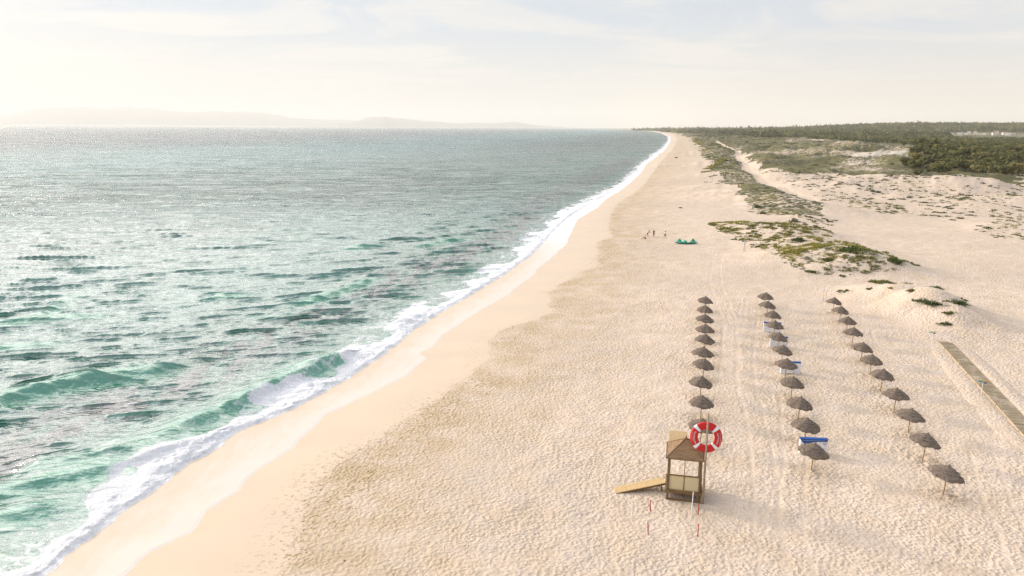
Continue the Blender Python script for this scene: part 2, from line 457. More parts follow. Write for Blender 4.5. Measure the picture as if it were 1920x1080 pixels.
def sea_material():
    m, nt, b = new_mat("sea_water")
    k = NT(nt)
    P = k.pos()
    sf, ss = k.attr('sf'), k.attr('ss')
    crest, reef, foam, dist = k.attr('crest'), k.attr('reef'), k.attr('foam'), k.attr('far')
    # body colour of the water by depth / distance offshore
    c = k.mix(k.mr(sf, 2, 22), (0.05, 0.15, 0.105), (0.012, 0.10, 0.07))
    c = k.mix(k.mr(sf, 20, 110), c, (0.008, 0.08, 0.064))
    c = k.mix(k.mr(sf, 90, 420), c, (0.012, 0.21, 0.23))
    c = k.mix(k.mr(sf, 250, 1100), c, (0.045, 0.085, 0.12))
    tur = k.noise(k.mapping(P, (1, 0.45, 1), (0, 0, 0.4)), 0.012, 4, 0.6)
    c = k.mix(k.math('MULTIPLY', k.mr(tur, 0.45, 0.7), 0.45), c, (0.03, 0.19, 0.175))
    rf = k.math('MULTIPLY', reef, k.mr(k.noise(k.mapping(P, (1, 0.4, 1), (0, 0, -1.0)), 0.3, 5, 0.68), 0.40, 0.54), clamp=True)
    c = k.mix(k.math('MULTIPLY', rf, 0.9), c, (0.028, 0.022, 0.026))
    c = k.mix(k.math('MULTIPLY', crest, 0.8), c, (0.010, 0.285, 0.155))  # emerald painted on near wave faces for light through thin crests
    # painted dark dashes for unresolved ripple faces that mirror less sky: long across the wind, short along it, at three sizes
    fr2 = k.attr('far2')
    d1 = k.mr(k.noise(k.mapping(P, (0.085, 0.42, 1), (0, 0, 0.20)), 1.0, 4, 0.62, 0.4), 0.51, 0.61)
    d2 = k.mr(k.noise(k.mapping(P, (0.026, 0.115, 1), (0, 0, 0.16)), 1.0, 4, 0.66, 0.4), 0.51, 0.61)
    d3 = k.mr(k.noise(k.mapping(P, (0.007, 0.024, 1), (0, 0, 0.12)), 1.0, 5, 0.72, 0.4), 0.50, 0.66)
    dash = k.math('MULTIPLY', d1, k.math('MULTIPLY', k.mr(dist, 0.0, 0.25), k.mr(dist, 1.0, 0.8, 0.35, 0.8)))
    dash = k.math('MAXIMUM', dash, k.math('MULTIPLY', d2, k.math('MULTIPLY', k.mr(dist, 0.25, 0.9), k.mr(fr2, 1.0, 0.3, 0.35, 0.9))))
    dash = k.math('MAXIMUM', dash, k.math('MULTIPLY', d3, k.math('MULTIPLY', fr2, 0.8)))
    c = k.mix(k.math('MULTIPLY', dash, 0.9), c, k.mix(fr2, (0.008, 0.12, 0.10), (0.02, 0.085, 0.105)))
    # pale aerated streaks between the waves
    st = k.noise(k.mapping(P, (0.30, 1.0, 1), (0, 0, 0.35)), 0.55, 6, 0.72, 0.6)
    lace = k.math('MULTIPLY', k.mr(st, 0.53, 0.66), k.mr(sf, 14, 3, 0.0, 0.75), clamp=True)
    c = k.mix(lace, c, (0.56, 0.58, 0.54))
    # foam
    fn = k.noise(P, 1.8, 7, 0.74, 0.5)
    fn2 = k.noise(k.mapping(P, (1.0, 0.35, 1), (0, 0, -0.3)), 0.8, 5, 0.65)
    ff = k.mr(k.math('ADD', foam, k.math('MULTIPLY', k.math('SUBTRACT', k.math('ADD', k.math('MULTIPLY', fn, 0.6), k.math('MULTIPLY', fn2, 0.4)), 0.5), 2.0)), 0.38, 0.66)
    # thin sheet of run-up over the sand
    tt = k.math('DIVIDE', ss, k.math('MAXIMUM', k.math('SUBTRACT', ss, sf), 0.05))
    tt = k.math('ADD', tt, k.math('MULTIPLY', k.math('SUBTRACT', fn2, 0.5), 1.6))
    film = k.mix(k.mr(tt, 0.05, 1.1), (0.635, 0.575, 0.51), (0.61, 0.49, 0.375))
    film = k.mix(k.math('MULTIPLY', k.mr(ss, 0.5, 0.05), k.mr(fn, 0.3, 0.6, 0.2, 0.8)), film, (0.66, 0.63, 0.59))
    film = k.mix(k.math('MULTIPLY', k.mr(dist, 0.03, 0.25), k.mr(fn2, 0.3, 0.55, 0.7, 1.0)), film, (0.75, 0.745, 0.76))
    c = k.mix(k.mr(sf, 1.2, -0.4), c, film)
    c = k.mix(ff, c, (0.80, 0.81, 0.85))
    k.l(c, b.inputs['Base Color'])
    r = k.mr(dist, 0, 1, 0.06, 0.22)
    r = k.mix(k.math('MAXIMUM', ff, k.mr(sf, 1.0, -0.5)), r, (0.6, 0.6, 0.6))
    k.l(r, b.inputs['Roughness'])
    k.l(k.math('ADD', 1.35, k.math('MULTIPLY', k.math('MULTIPLY', k.mr(sf, -0.3, 1.5), k.math('SUBTRACT', 1.0, ff)), k.math('MULTIPLY', k.mr(dist, 0.3, 1.0, 1.15, 0.46), k.mr(dash, 0.0, 1.0, 1.0, 0.08)))), b.inputs['IOR'])
    # ripples: fine ones everywhere, longer ones where the mesh is too coarse to hold them
    a = k.noise(k.mapping(P, (0.55, 1.0, 1), (0, 0, 0.22)), 1.5, 4, 0.62, 0.3)
    bb = k.noise(k.mapping(P, (0.45, 1.0, 1), (0, 0, 0.3)), 0.30, 4, 0.6, 0.2)
    calm = k.mr(sf, -0.5, 3.0, 0.1, 1.0)
    cc = k.noise(k.mapping(P, (0.030, 0.085, 1), (0, 0, 0.22)), 1.0, 5, 0.68, 0.3)
    cc = k.mr(cc, 0.46, 0.74)
    bb = k.mr(bb, 0.44, 0.76)
    c3 = k.mr(k.noise(k.mapping(P, (0.006, 0.017, 1), (0, 0, 0.15)), 1.0, 6, 0.72, 0.3), 0.42, 0.72)
    nn = k.bump(c3, k.math('MULTIPLY', k.attr('far2'), calm), 15.0)
    n0 = k.bump(cc, k.math('MULTIPLY', k.mr(dist, 0.1, 1.0, 0.0, 1.0), calm), 4.0, nn)
    n1 = k.bump(bb, k.math('MULTIPLY', k.mr(dist, 0.0, 1.0, 0.2, 1.0), calm), 1.7, n0)
    n2 = k.bump(a, k.math('MULTIPLY', calm, 1.0), 0.17, n1)
    n3 = k.bump(fn, k.math('MULTIPLY', ff, 0.9), 0.35, n2)
    k.l(n3, b.inputs['Normal'])
    return m


MAT_SAND = sand_material()
MAT_SEA = sea_material()


def tint_mat(name, stops, rough=0.75, transl=0.25):
    m, nt, b = new_mat(name)
    k = NT(nt)
    t = k.attr('tint')
    r = k.n('ShaderNodeValToRGB')
    k.l(t, r.inputs[0])
    el = r.color_ramp.elements
    el[0].position, el[0].color = stops[0][0], (*stops[0][1], 1)
    el[1].position, el[1].color = stops[-1][0], (*stops[-1][1], 1)
    for p, c in stops[1:-1]:
        q = el.new(p); q.color = (*c, 1)
    k.l(r.outputs[0], b.inputs['Base Color'])
    b.inputs['Roughness'].default_value = rough
    b.inputs['Specular IOR Level'].default_value = 0.2
    tr = k.n('ShaderNodeBsdfTranslucent'); k.l(r.outputs[0], tr.inputs[0])
    ms = k.n('ShaderNodeMixShader'); ms.inputs[0].default_value = transl
    k.l(b.outputs[0], ms.inputs[1]); k.l(tr.outputs[0], ms.inputs[2]); k.l(ms.outputs[0], nt.nodes['Material Output'].inputs['Surface'])
    return m


M_GRASS = tint_mat("dune_grass", [(0, (0.045, 0.055, 0.02)), (0.35, (0.09, 0.098, 0.028)), (0.7, (0.235, 0.22, 0.055)), (1, (0.42, 0.37, 0.09))])
M_SHRUB = tint_mat("shrub_leaves", [(0, (0.06, 0.085, 0.025)), (0.5, (0.12, 0.14, 0.04)), (1, (0.22, 0.22, 0.07))])
M_PINE = tint_mat("pine_needles", [(0, (0.06, 0.072, 0.025)), (0.5, (0.155, 0.155, 0.052)), (0.8, (0.24, 0.215, 0.075)), (1, (0.30, 0.235, 0.09))], transl=0.15)
M_BARK = simple_mat("pine_bark", (0.16, 0.11, 0.08), scale=4)
M_THATCH = simple_mat("thatch", (0.23, 0.18, 0.145), (0.125, 0.098, 0.08), 3.0, 0.95, (1, 1, 7), 0.04, 0.1)
M_THATCH_PALE = simple_mat("thatch_band", (0.31, 0.26, 0.215), (0.2, 0.165, 0.135), 5.0, 0.95, (1, 1, 3), 0.03, 0.1)
M_POLE = simple_mat("pale_pole_wood", (0.42, 0.29, 0.13), (0.30, 0.20, 0.09), 3, 0.8, (4, 4, 1))
M_DARKWOOD = simple_mat("brown_stained_wood", (0.22, 0.135, 0.06), (0.14, 0.085, 0.04), 3, 0.75, (1, 1, 5), 0.01)
M_ROOFWOOD = simple_mat("weathered_roof_wood", (0.30, 0.19, 0.105), (0.19, 0.118, 0.065), 2.2, 0.85, (1, 1, 9), 0.01)
M_NEWWOOD = simple_mat("fresh_pine_boards", (0.62, 0.44, 0.22), (0.50, 0.34, 0.17), 2, 0.75, (8, 1, 1), 0.01)
M_REED = simple_mat("woven_reed_panel", (0.80, 0.72, 0.50), (0.7, 0.62, 0.42), 6, 0.9, (8, 8, 1), 0.0, 0.2, 0.4)
M_GREYPOLE = simple_mat("grey_wood_pole", (0.40, 0.31, 0.23), (0.30, 0.23, 0.17), 2, 0.85, (5, 5, 1))
M_RED = simple_mat("red_paint", (0.62, 0.012, 0.012), (0.5, 0.01, 0.01), 2, 0.45, spec=0.4)
M_ORANGE = simple_mat("orange_rim_paint", (0.75, 0.10, 0.02), (0.65, 0.08, 0.02), 2, 0.5)
M_WHITE = simple_mat("white_paint", (0.82, 0.82, 0.84), (0.76, 0.76, 0.78), 2, 0.5)
M_PINKWHITE = simple_mat("faded_lettering", (0.80, 0.55, 0.55), (0.75, 0.45, 0.45), 2, 0.5)
M_STAKE = simple_mat("red_stake_paint", (0.45, 0.03, 0.015), (0.35, 0.02, 0.01), 4, 0.6)
M_BLUE = simple_mat("blue_print", (0.016, 0.085, 0.33), (0.014, 0.07, 0.27), 1, 0.5)
M_INK = simple_mat("grey_ink", (0.25, 0.26, 0.3), (0.3, 0.3, 0.34), 5, 0.7)
M_DARK = simple_mat("dark_gap", (0.06, 0.05, 0.045), scale=3)
M_DECK = simple_mat("sandy_deck_boards", (0.36, 0.29, 0.20), (0.19, 0.14, 0.085), 1.0, 0.9, (3.1, 0.12, 1), 0.0)
def _sandy(m):
    nt = m.node_tree; k = NT(nt); b = nt.nodes['Principled BSDF']
    src = b.inputs['Base Color'].links[0].from_socket
    f = k.mr(k.noise(k.mapping(k.objc(), (0.5, 0.7, 1)), 1.0, 5, 0.7), 0.47, 0.66, 0.0, 0.75)
    k.l(k.mix(f, src, (0.52, 0.42, 0.33)), b.inputs['Base Color'])
_sandy(M_DECK)
M_DECKEDGE = simple_mat("pale_edge_board", (0.52, 0.41, 0.27), (0.46, 0.36, 0.24), 2, 0.85)
M_TEAL = simple_mat("teal_paint", (0.12, 0.42, 0.36), scale=4, rough=0.5)
M_YELLOW = simple_mat("yellow_paint", (0.75, 0.52, 0.06), scale=4, rough=0.5)
M_KITE = simple_mat("green_kite_cloth", (0.02, 0.46, 0.30), (0.02, 0.36, 0.24), 1, 0.5, transl=0.3)
M_KITEDK = simple_mat("dark_green_kite_tube", (0.012, 0.16, 0.10), (0.01, 0.12, 0.08), 1, 0.5)
M_SKIN = simple_mat("skin", (0.42, 0.22, 0.14), (0.38, 0.2, 0.13), 5, 0.6)
M_HAIR = simple_mat("dark_hair", (0.03, 0.02, 0.015), scale=8)
M_WETSUIT = simple_mat("black_wetsuit", (0.02, 0.022, 0.03), (0.015, 0.015, 0.02), 4, 0.5)
M_SHIRT = simple_mat("white_shirt", (0.68, 0.66, 0.66), (0.6, 0.58, 0.58), 4, 0.8)
M_NAVY = simple_mat("navy_cloth", (0.03, 0.035, 0.08), scale=4)
M_ORPOST = simple_mat("orange_brown_post", (0.50, 0.24, 0.12), (0.42, 0.2, 0.1), 3, 0.8)
M_PALEPINK = simple_mat("pale_reddish_post", (0.60, 0.36, 0.28), (0.5, 0.3, 0.22), 3, 0.8)
M_HOUSE = simple_mat("white_render", (0.78, 0.74, 0.68), (0.72, 0.68, 0.62), 0.2, 0.9)
M_TILE = simple_mat("terracotta_tiles", (0.40, 0.20, 0.12), (0.32, 0.16, 0.1), 0.5, 0.9)
M_TILEGREY = simple_mat("grey_roof_sheet", (0.42, 0.44, 0.47), scale=0.3)
M_GLASSDK = simple_mat("dark_window", (0.05, 0.06, 0.08), rough=0.2, scale=1)
M_HILL = simple_mat("far_hill", (0.34, 0.33, 0.28), (0.40, 0.37, 0.31), 0.002, 0.95)
M_DRIFT = simple_mat("dark_driftwood", (0.07, 0.05, 0.04), scale=5)


# ------------------------------------------------------------------ mesh helpers
def mesh_np(name, V, Fq, mat, attrs=None, smooth_on=False, tri=False):
    me = bpy.data.meshes.new(name)
    V = np.ascontiguousarray(V, dtype=np.float32); Fq = np.ascontiguousarray(Fq, dtype=np.int32)
    n, kf = Fq.shape
    me.vertices.add(len(V)); me.vertices.foreach_set('co', V.ravel())
    me.loops.add(n * kf); me.loops.foreach_set('vertex_index', Fq.ravel())
    me.polygons.add(n); me.polygons.foreach_set('loop_start', np.arange(0, n * kf, kf, dtype=np.int32))
    if smooth_on:
        me.polygons.foreach_set('use_smooth', np.ones(n, bool))
    me.update(calc_edges=True)
    for kname, arr in (attrs or {}).items():
        a = me.attributes.new(kname, 'FLOAT', 'POINT')
        a.data.foreach_set('value', np.ascontiguousarray(arr, dtype=np.float32))
    me.materials.append(mat)
    o = bpy.data.objects.new(name, me)
    COL.objects.link(o)
    return o


def tag(o, label=None, cat=None, group=None, kind=None):
    if label: o['label'] = label
    if cat: o['category'] = cat
    if group: o['group'] = group
    if kind: o['kind'] = kind
    return o


def empty(name, loc, rz=0.0, label=None, cat=None, group=None):
    o = bpy.data.objects.new(name, None)
    o.empty_display_size = 0.3
    o.location = loc; o.rotation_euler = (0, 0, rz)
    COL.objects.link(o)
    return tag(o, label, cat, group)


class MB:
    def __init__(s):
        s.v, s.f = [], []

    def add(s, vs, fs):
        b = len(s.v)
        s.v += [tuple(v) for v in vs]; s.f += [tuple(i + b for i in f) for f in fs]
        return s

    def box(s, c, d, rot=None):
        x, y, z = (q / 2 for q in d)
        vs = [Vector((sx * x, sy * y, sz * z)) for sz in (-1, 1) for sy in (-1, 1) for sx in (-1, 1)]
        if rot is not None:
            vs = [rot @ v for v in vs]
        vs = [v + Vector(c) for v in vs]
        return s.add(vs, [(0, 2, 3, 1), (4, 5, 7, 6), (0, 1, 5, 4), (2, 6, 7, 3), (0, 4, 6, 2), (1, 3, 7, 5)])

    def tube(s, pts, rads, n=10, cap=True):
        P = [Vector(p) for p in pts]
        rings = []
        for i, p in enumerate(P):
            d = (P[min(i + 1, len(P) - 1)] - P[max(i - 1, 0)]).normalized()
            up = Vector((0, 0, 1)) if abs(d.z) < 0.9 else Vector((1, 0, 0))
            a = d.cross(up).normalized(); b = d.cross(a).normalized()
            rings.append([p + (a * math.cos(t) + b * math.sin(t)) * rads[i] for t in (2 * math.pi * j / n for j in range(n))])
        vs = [v for r in rings for v in r]; fs = []
        for i in range(len(P) - 1):
            for j in range(n):
                k = (j + 1) % n
                fs.append((i * n + j, i * n + k, (i + 1) * n + k, (i + 1) * n + j))
        if cap:
            fs.append(tuple(range(n - 1, -1, -1))); fs.append(tuple((len(P) - 1) * n + j for j in range(n)))
        return s.add(vs, fs)

    def build(s, name, mat, parent=None, sm=False, bevel=0.0):
        me = bpy.data.meshes.new(name)
        me.from_pydata(s.v, [], s.f)
        bm = bmesh.new(); bm.from_mesh(me)
        bmesh.ops.recalc_face_normals(bm, faces=bm.faces)
        if bevel:
            bmesh.ops.bevel(bm, geom=bm.edges[:], offset=bevel, segments=1, affect='EDGES')
        bm.to_mesh(me); bm.free()
        if sm:
            me.polygons.foreach_set('use_smooth', [True] * len(me.polygons))
        me.materials.append(mat)
        o = bpy.data.objects.new(name, me)
        COL.objects.link(o)
        if parent is not None:
            o.parent = parent
        return o


def children(o):
    return [c for c in bpy.data.objects if c.parent == o]


def copy_tree(o, parent=None, kids=None):
    c = o.copy(); COL.objects.link(c)
    if parent is not None:
        c.parent = parent
    for ch in (kids[o] if kids and o in kids else ([] if kids else children(o))):
        copy_tree(ch, c, kids)
    return c


def ground_at(x, y):
    return float(sand_z(np.array([float(x)]), np.array([float(y)]))[0])


# ------------------------------------------------------------------ the big sheets: ground and water
def fan_grid():
    # rings get wider with distance
    r = [10.0]
    while r[-1] < 40000.0:
        q = r[-1]
        if q < 34: st = 0.35
        elif q < 330: st = q * q / H * 0.00044
        else: st = q * q / H * 0.00078
        st = min(st, 0.028 * q)
        st = max(st, 0.05 if q > 34 else 0.2)
        r.append(q + st)
    r = np.array(r)
    th = np.radians(np.linspace(-46, 46, 1450))
    R, T = np.meshgrid(r, th, indexing='ij')
    return R.astype(np.float64), R * np.sin(T), R * np.cos(T), r, th


R_, X_, Y_, r_, th_ = fan_grid()
nr, ntt = R_.shape
x, y, rr = X_.ravel(), Y_.ravel(), R_.ravel()
dr_ = np.gradient(r_)
drr = np.repeat(dr_, ntt)
cs = slope_cos(y)
ss = ((Xof(SW, y) - x) * cs).astype(np.float32)      # seaward distance from the edge of the run-up
sf = ((Xof(FO, y) - x) * cs).astype(np.float32)      # seaward distance from the foot of the foam


def submesh(name, mask_v, z, mat, attrs, dx=None, dy=None):
    q = mask_v.reshape(nr, ntt)
    fm = q[:-1, :-1] & q[1:, :-1] & q[:-1, 1:] & q[1:, 1:]
    ii, jj = np.nonzero(fm)
    a = ii * ntt + jj
    Fq = np.stack([a, a + 1, a + ntt + 1, a + ntt], 1)
    used = np.unique(Fq)
    remap = np.full(nr * ntt, -1, np.int64); remap[used] = np.arange(len(used))
    V = np.stack([(x if dx is None else x + dx)[used], (y if dy is None else y + dy)[used], z[used]], 1)
    return mesh_np(name, V, remap[Fq], mat, {k: v[used] for k, v in attrs.items()}, smooth_on=True)


# tops of the parasols, measured in the photograph
ROWS = [
    ("left row", [(1323.7, 555.4), (1322.8, 571.7), (1323.1, 588.9), (1323.2, 606.9), (1323.7, 627.2), (1319.6, 650), (1321.9, 672.6), (1316.4, 705), (1317.3, 741), (1317.5, 784.5)], 10),
    ("middle row", [(1437.0, 548.5), (1440.6, 563.3), (1450.6, 580.6), (1453.9, 600), (1461.7, 622.6), (1469.6, 647), (1475.8, 672.6), (1488, 705), (1502.4, 742), (1514.6, 781.6), (1529.2, 830)], 11),
    ("right row", [(1565.5, 558.3), (1577.9, 574.0), (1590.5, 592.9), (1601.7, 613.5), (1619.4, 640.8), (1636.3, 663.6), (1657.5, 692), (1682.3, 728.0), (1710.0, 767), (1739.8, 812.0), (1780, 871.9)], 11)]
# --- ground
gm = ss < 16
gx, gy = x[gm], y[gm]
gz = sand_z(gx, gy)
iin = -ss[gm]                                        # inland distance from the run-up edge
be = (gx - Xof(BE, gy)) * cs[gm]
wig = (fbm(gx / 3.0, gy / 3.0, 4, 91) - 0.5) * 5.0
wet = 1 - smooth(-0.8, 0.8, be + wig * smooth(-6, 0, be) * 0.35)
damp = smooth(-0.5, 0.6, be + wig * 0.3) * (1 - smooth(1, 15 + 0.04 * gy, be + wig)) * 0.85
patch = smooth(0.42, 0.58, fbm(gx / 7, gy / 10, 3, 95))
prints = smooth(-3.2, 0.0, be + wig * 0.5) * (1 - smooth(1.0, 7.5, be + wig * 0.4)) * (0.35 + 0.65 * patch) * (gy < 500)
trampled = sum(np.exp(-(((gx - gp(u, v)[0]) / s) ** 2 + ((gy - gp(u, v)[1]) / s) ** 2)) for u, v, s in
               ((1280, 928, 2.0), (1530, 880, 1.6), (1781, 925, 2.0), (1390, 870, 2.0), (1735, 862, 1.5), (1900, 1050, 2.0)))
feet = np.zeros(gx.shape, np.float32)
for _n, _p, _c in ROWS:
    for _u, _v in _p:
        _x, _y = gp(_u, _v, 2.24)
        _m = (np.abs(gx - _x) < 5) & (np.abs(gy - _y) < 5)
        feet[_m] = np.maximum(feet[_m], np.exp(-(((gx[_m] - _x) / 1.7) ** 2 + ((gy[_m] - _y) / 1.5) ** 2)))
prints = np.clip(prints + 0.4 * trampled + 0.38 * feet, 0, 1)
damp = np.clip(damp + 0.45 * feet, 0, 1)
_b = feet > 0.05
gz[_b] += feet[_b] * (fbm(gx[_b] / 0.5, gy[_b] / 0.5, 3, 131) - 0.5) * 0.22
# vegetation cover
FIELDS = {
    'foredune': ([(1262, 247), (1298, 258), (1312, 273), (1318, 286), (1331, 303), (1330, 318), (1345, 346), (1362, 354), (1397, 372), (1415, 392), (1450, 398), (1500, 402), (1550, 404), (1535, 386),
                  (1490, 362), (1445, 344), (1415, 328), (1398, 312), (1378, 290), (1345, 268), (1300, 251)], 0.75),
    'back': ([(1347, 264), (1300, 252), (1500, 253), (1700, 256), (1925, 260), (1925, 345), (1850, 338), (1800, 337), (1700, 330), (1640, 331), (1560, 328), (1500, 328), (1440, 325), (1412, 312), (1392, 290), (1388, 283)], 0.9),
    'scatter': ([(1430, 326), (1480, 326), (1560, 326), (1650, 328), (1925, 340), (1925, 404), (1820, 398), (1750, 402), (1640, 394), (1560, 380), (1500, 352)], 0.42),
    'right': ([(1828, 428), (1860, 410), (1925, 398), (1925, 440), (1870, 438)], 0.45),
    'island': ([(1332, 416), (1370, 411), (1490, 408), (1535, 420), (1560, 445), (1600, 455), (1650, 470), (1695, 484), (1720, 496), (1690, 502), (1620, 505), (1560, 505), (1495, 494), (1448, 476), (1425, 462), (1375, 438)], 0.47),
    'islet': ([(1478, 398), (1520, 396), (1552, 410), (1545, 415), (1500, 406)], 0.6),
}
POLY = {k: (gpl(p, 1.2), d) for k, (p, d) in FIELDS.items()}
def warped(px, py):
    q = 0.012 * py + 1.0
    return px + (fbm(px / 6, py / 6, 3, 311) - .5) * 2.6 * q, py + (fbm(px / 6, py / 8, 3, 312) - .5) * 3.0 * q


veg = np.zeros(gx.shape, np.float32)
vx_, vy_ = warped(gx, gy)
for k, (p, d) in POLY.items():
    veg = np.maximum(veg, in_poly(vx_, vy_, p) * d)
veg = np.where(gy > 700, np.maximum(veg, smooth(-5, 30, gx - np.interp(gy, DU[:, 1], DU[:, 0])) * 0.85), veg)
veg = np.where((gx > gp(1900, 400)[0]) & (gy > 230) & (veg == 0), 0.35, veg)
vn_ = fbm(gx / 26, gy / 34, 4, 33)
veg *= np.where((gy > 330) & (gx - np.interp(gy, DU[:, 1], DU[:, 0]) > 40), 0.32 + 1.15 * vn_, 0.62 + 0.6 * vn_)


def bare_at(px, py):
    b = np.zeros(px.shape, np.float32)
    for u, v, a, c, w in ((1470, 262, 45, 75, 1), (1520, 259, 40, 70, 1), (1560, 266, 40, 60, .9), (1740, 258, 25, 55, 1), (1600, 274, 30, 40, .6),
                          (1660, 300, 32, 26, .75), (1710, 297, 26, 24, .7), (1740, 338, 10, 8, .6), (1630, 340, 14, 10, .6), (1780, 345, 12, 9, .6)):
        cx, cy = gp(u, v, 3)
        b = np.maximum(b, w * np.exp(-(((px - cx) / a) ** 2 + ((py - cy) / c) ** 2) * 1.2))
    return b


bare = bare_at(gx, gy)
veg *= 1 - 0.75 * bare
grey = np.zeros(gx.shape, np.float32)
for u, v, a, c in ((1650, 301, 38, 26), (1700, 298, 30, 22), (1430, 258, 70, 160), (1720, 333, 12, 10)):
    cx, cy = gp(u, v, 3)
    grey = np.maximum(grey, np.exp(-(((gx - cx) / a) ** 2 + ((gy - cy) / c) ** 2)) * 0.8)
pd, _ = dist_polyline(gx, gy, PATH_W)
pw = 1 - smooth(1.8, 3.4, pd + (fbm(gx / 5, gy / 5, 2, 77) - 0.5) * 2.0)
veg *= 1 - pw
gz -= 0.3 * pw

# wheel tracks pressed in the sand
TRK = [
    ([(1752, 622), (1700, 614), (1660, 618), (1648, 628), (1662, 648), (1690, 668), (1720, 690), (1752, 715)], 1.9),
    ([(1412, 560), (1404, 620), (1398, 700), (1425, 830), (1440, 950), (1452, 1080)], 1.7),
    ([(1478, 740), (1490, 850), (1486, 960), (1496, 1080)], 1.6),
    ([(1380, 560), (1368, 640), (1362, 720)], 1.6),
    ([(1548, 540), (1575, 528), (1640, 521), (1720, 520), (1790, 512), (1800, 495), (1770, 478), (1700, 458)], 1.9),
    ([(1535, 548), (1542, 534), (1580, 522), (1640, 516)], 1.7),
    ([(1290, 395), (1288, 360), (1287, 330), (1286, 300)], 2.4),
    ([(1780, 418), (1830, 408), (1920, 398)], 3.0),
    ([(1118, 492), (1150, 468), (1165, 452), (1172, 440)], 2.0),
    ([(1840, 850), (1870, 930), (1905, 1010), (1930, 1080)], 1.7),
    ([(1350, 470), (1340, 520), (1365, 600), (1372, 690)], 1.7),
]
track = np.zeros(gx.shape, np.float32)
for pts, gauge in TRK:
    W_ = gpl(pts)
    # smooth the polyline
    t = np.linspace(0, len(W_) - 1, 14 * (len(W_) - 1) + 1)
    idx = np.clip(t.astype(int), 0, len(W_) - 2); fr = (t - idx)[:, None]
    p0 = W_[np.clip(idx - 1, 0, None)]; p1 = W_[idx]; p2 = W_[idx + 1]; p3 = W_[np.clip(idx + 2, None, len(W_) - 1)]
    Q = 0.5 * (2 * p1 + (p2 - p0) * fr + (2 * p0 - 5 * p1 + 4 * p2 - p3) * fr ** 2 + (3 * p1 - p0 - 3 * p2 + p3) * fr ** 3)
    bb = (gx > Q[:, 0].min() - 4) & (gx < Q[:, 0].max() + 4) & (gy > Q[:, 1].min() - 4) & (gy < Q[:, 1].max() + 4)
    sx, sy = gx[bb], gy[bb]
    d, _ = dist_polyline(sx + (vnoise(sx / 4, sy / 4, 3) - .5) * .4, sy, Q)
    wl = np.maximum(0.17, 0.0012 * sy)
    g = np.exp(-((d - gauge / 2) / wl) ** 2)
    rim = np.exp(-((d - gauge / 2 - 0.38) / wl) ** 2) + np.exp(-((d - gauge / 2 + 0.38) / wl) ** 2)
    gz[bb] += (-0.022 * g + 0.008 * rim) * (0.4 + fbm(sx / 5, sy / 5, 2, 8))
    track[bb] = np.maximum(track[bb], g)

full = np.zeros(x.shape, np.float32)


def spread(a):
    f = np.zeros(x.shape, np.float32); f[gm] = a; return f


ground = submesh("ground", gm, spread(gz), MAT_SAND,
                 {'wet': spread(wet), 'damp': spread(damp), 'veg': spread(veg), 'prints': spread(prints), 'track': spread(track), 'grey': spread(grey)})
tag(ground, "pale pinkish beach sand and dunes running to the horizon", kind='structure')

# --- sea
wm = ss > -2.5
wx, wy, wr, wdr = x[wm], y[wm], rr[wm], drr[wm]
wss, wsf = ss[wm], sf[wm]
wss = wss + (fbm(wx / 1.4, wy / 1.4, 4, 401) - 0.5) * 0.4 + (fbm(wx / 6, wy / 6, 2, 403) - 0.5) * 0.5
sz = sand_z(wx, wy)
zc = np.zeros(wx.shape, np.float32)
wxf, wyf = wx.astype(np.float32), wy.astype(np.float32)
warp = ((fbm(wx / 60, wy / 60, 3, 7) - 0.5) * 26).astype(np.float32)
gust = (0.65 + 0.7 * fbm(wx / 45, wy / 70, 3, 17)).astype(np.float32)
NW = 84
slp = np.zeros(wx.shape, np.float32); gdx = np.zeros(wx.shape, np.float32); gdy = np.zeros(wx.shape, np.float32)
for i in range(NW):
    lam = 0.45 * (4.4 / 0.45) ** ((i + rng.random()) / NW)
    ang = math.radians(104 + rng.normal(0, 6 + (12 if lam < 1.6 else 0)))      # direction of the wave vector; crests lie across it
    k_ = 2 * math.pi / lam
    amp = 0.0071 * lam ** 0.85 * (0.7 + 0.6 * rng.random()) * (0.55 + 0.45 * smooth(0.8, 1.8, lam)) * (1.30 - 0.35 * smooth(2.5, 4.4, lam))
    if lam > 7: amp *= 0.7
    keep = smooth(1.8, 3.2, lam / wdr)
    ph = k_ * (wxf * math.cos(ang) + wyf * math.sin(ang)) + rng.random() * 6.283 + warp * (k_ * 0.25)
    c_ = np.cos(ph)
    s_ = amp * keep * np.sin(ph) * 0.85
    slp -= (s_ * k_).astype(np.float32)
    gdx -= (s_ * math.cos(ang)).astype(np.float32); gdy -= (s_ * math.sin(ang)).astype(np.float32)
    zc += (amp * keep * (c_ + 0.22 * np.cos(2 * ph))).astype(np.float32)
for i in range(16):
    lam = 16.0 * (75.0 / 16.0) ** ((i + rng.random()) / 16)
    ang = math.radians(104 + rng.normal(0, 16)); k_ = 2 * math.pi / lam
    amp = 0.0014 * lam * smooth(120, 500, wr) * smooth(2.2, 4.5, lam / wdr)
    zc += (amp * np.cos(k_ * (wxf * math.cos(ang) + wyf * math.sin(ang)) + rng.random() * 6.28 + warp * k_ * 0.4)).astype(np.float32)
zc *= gust
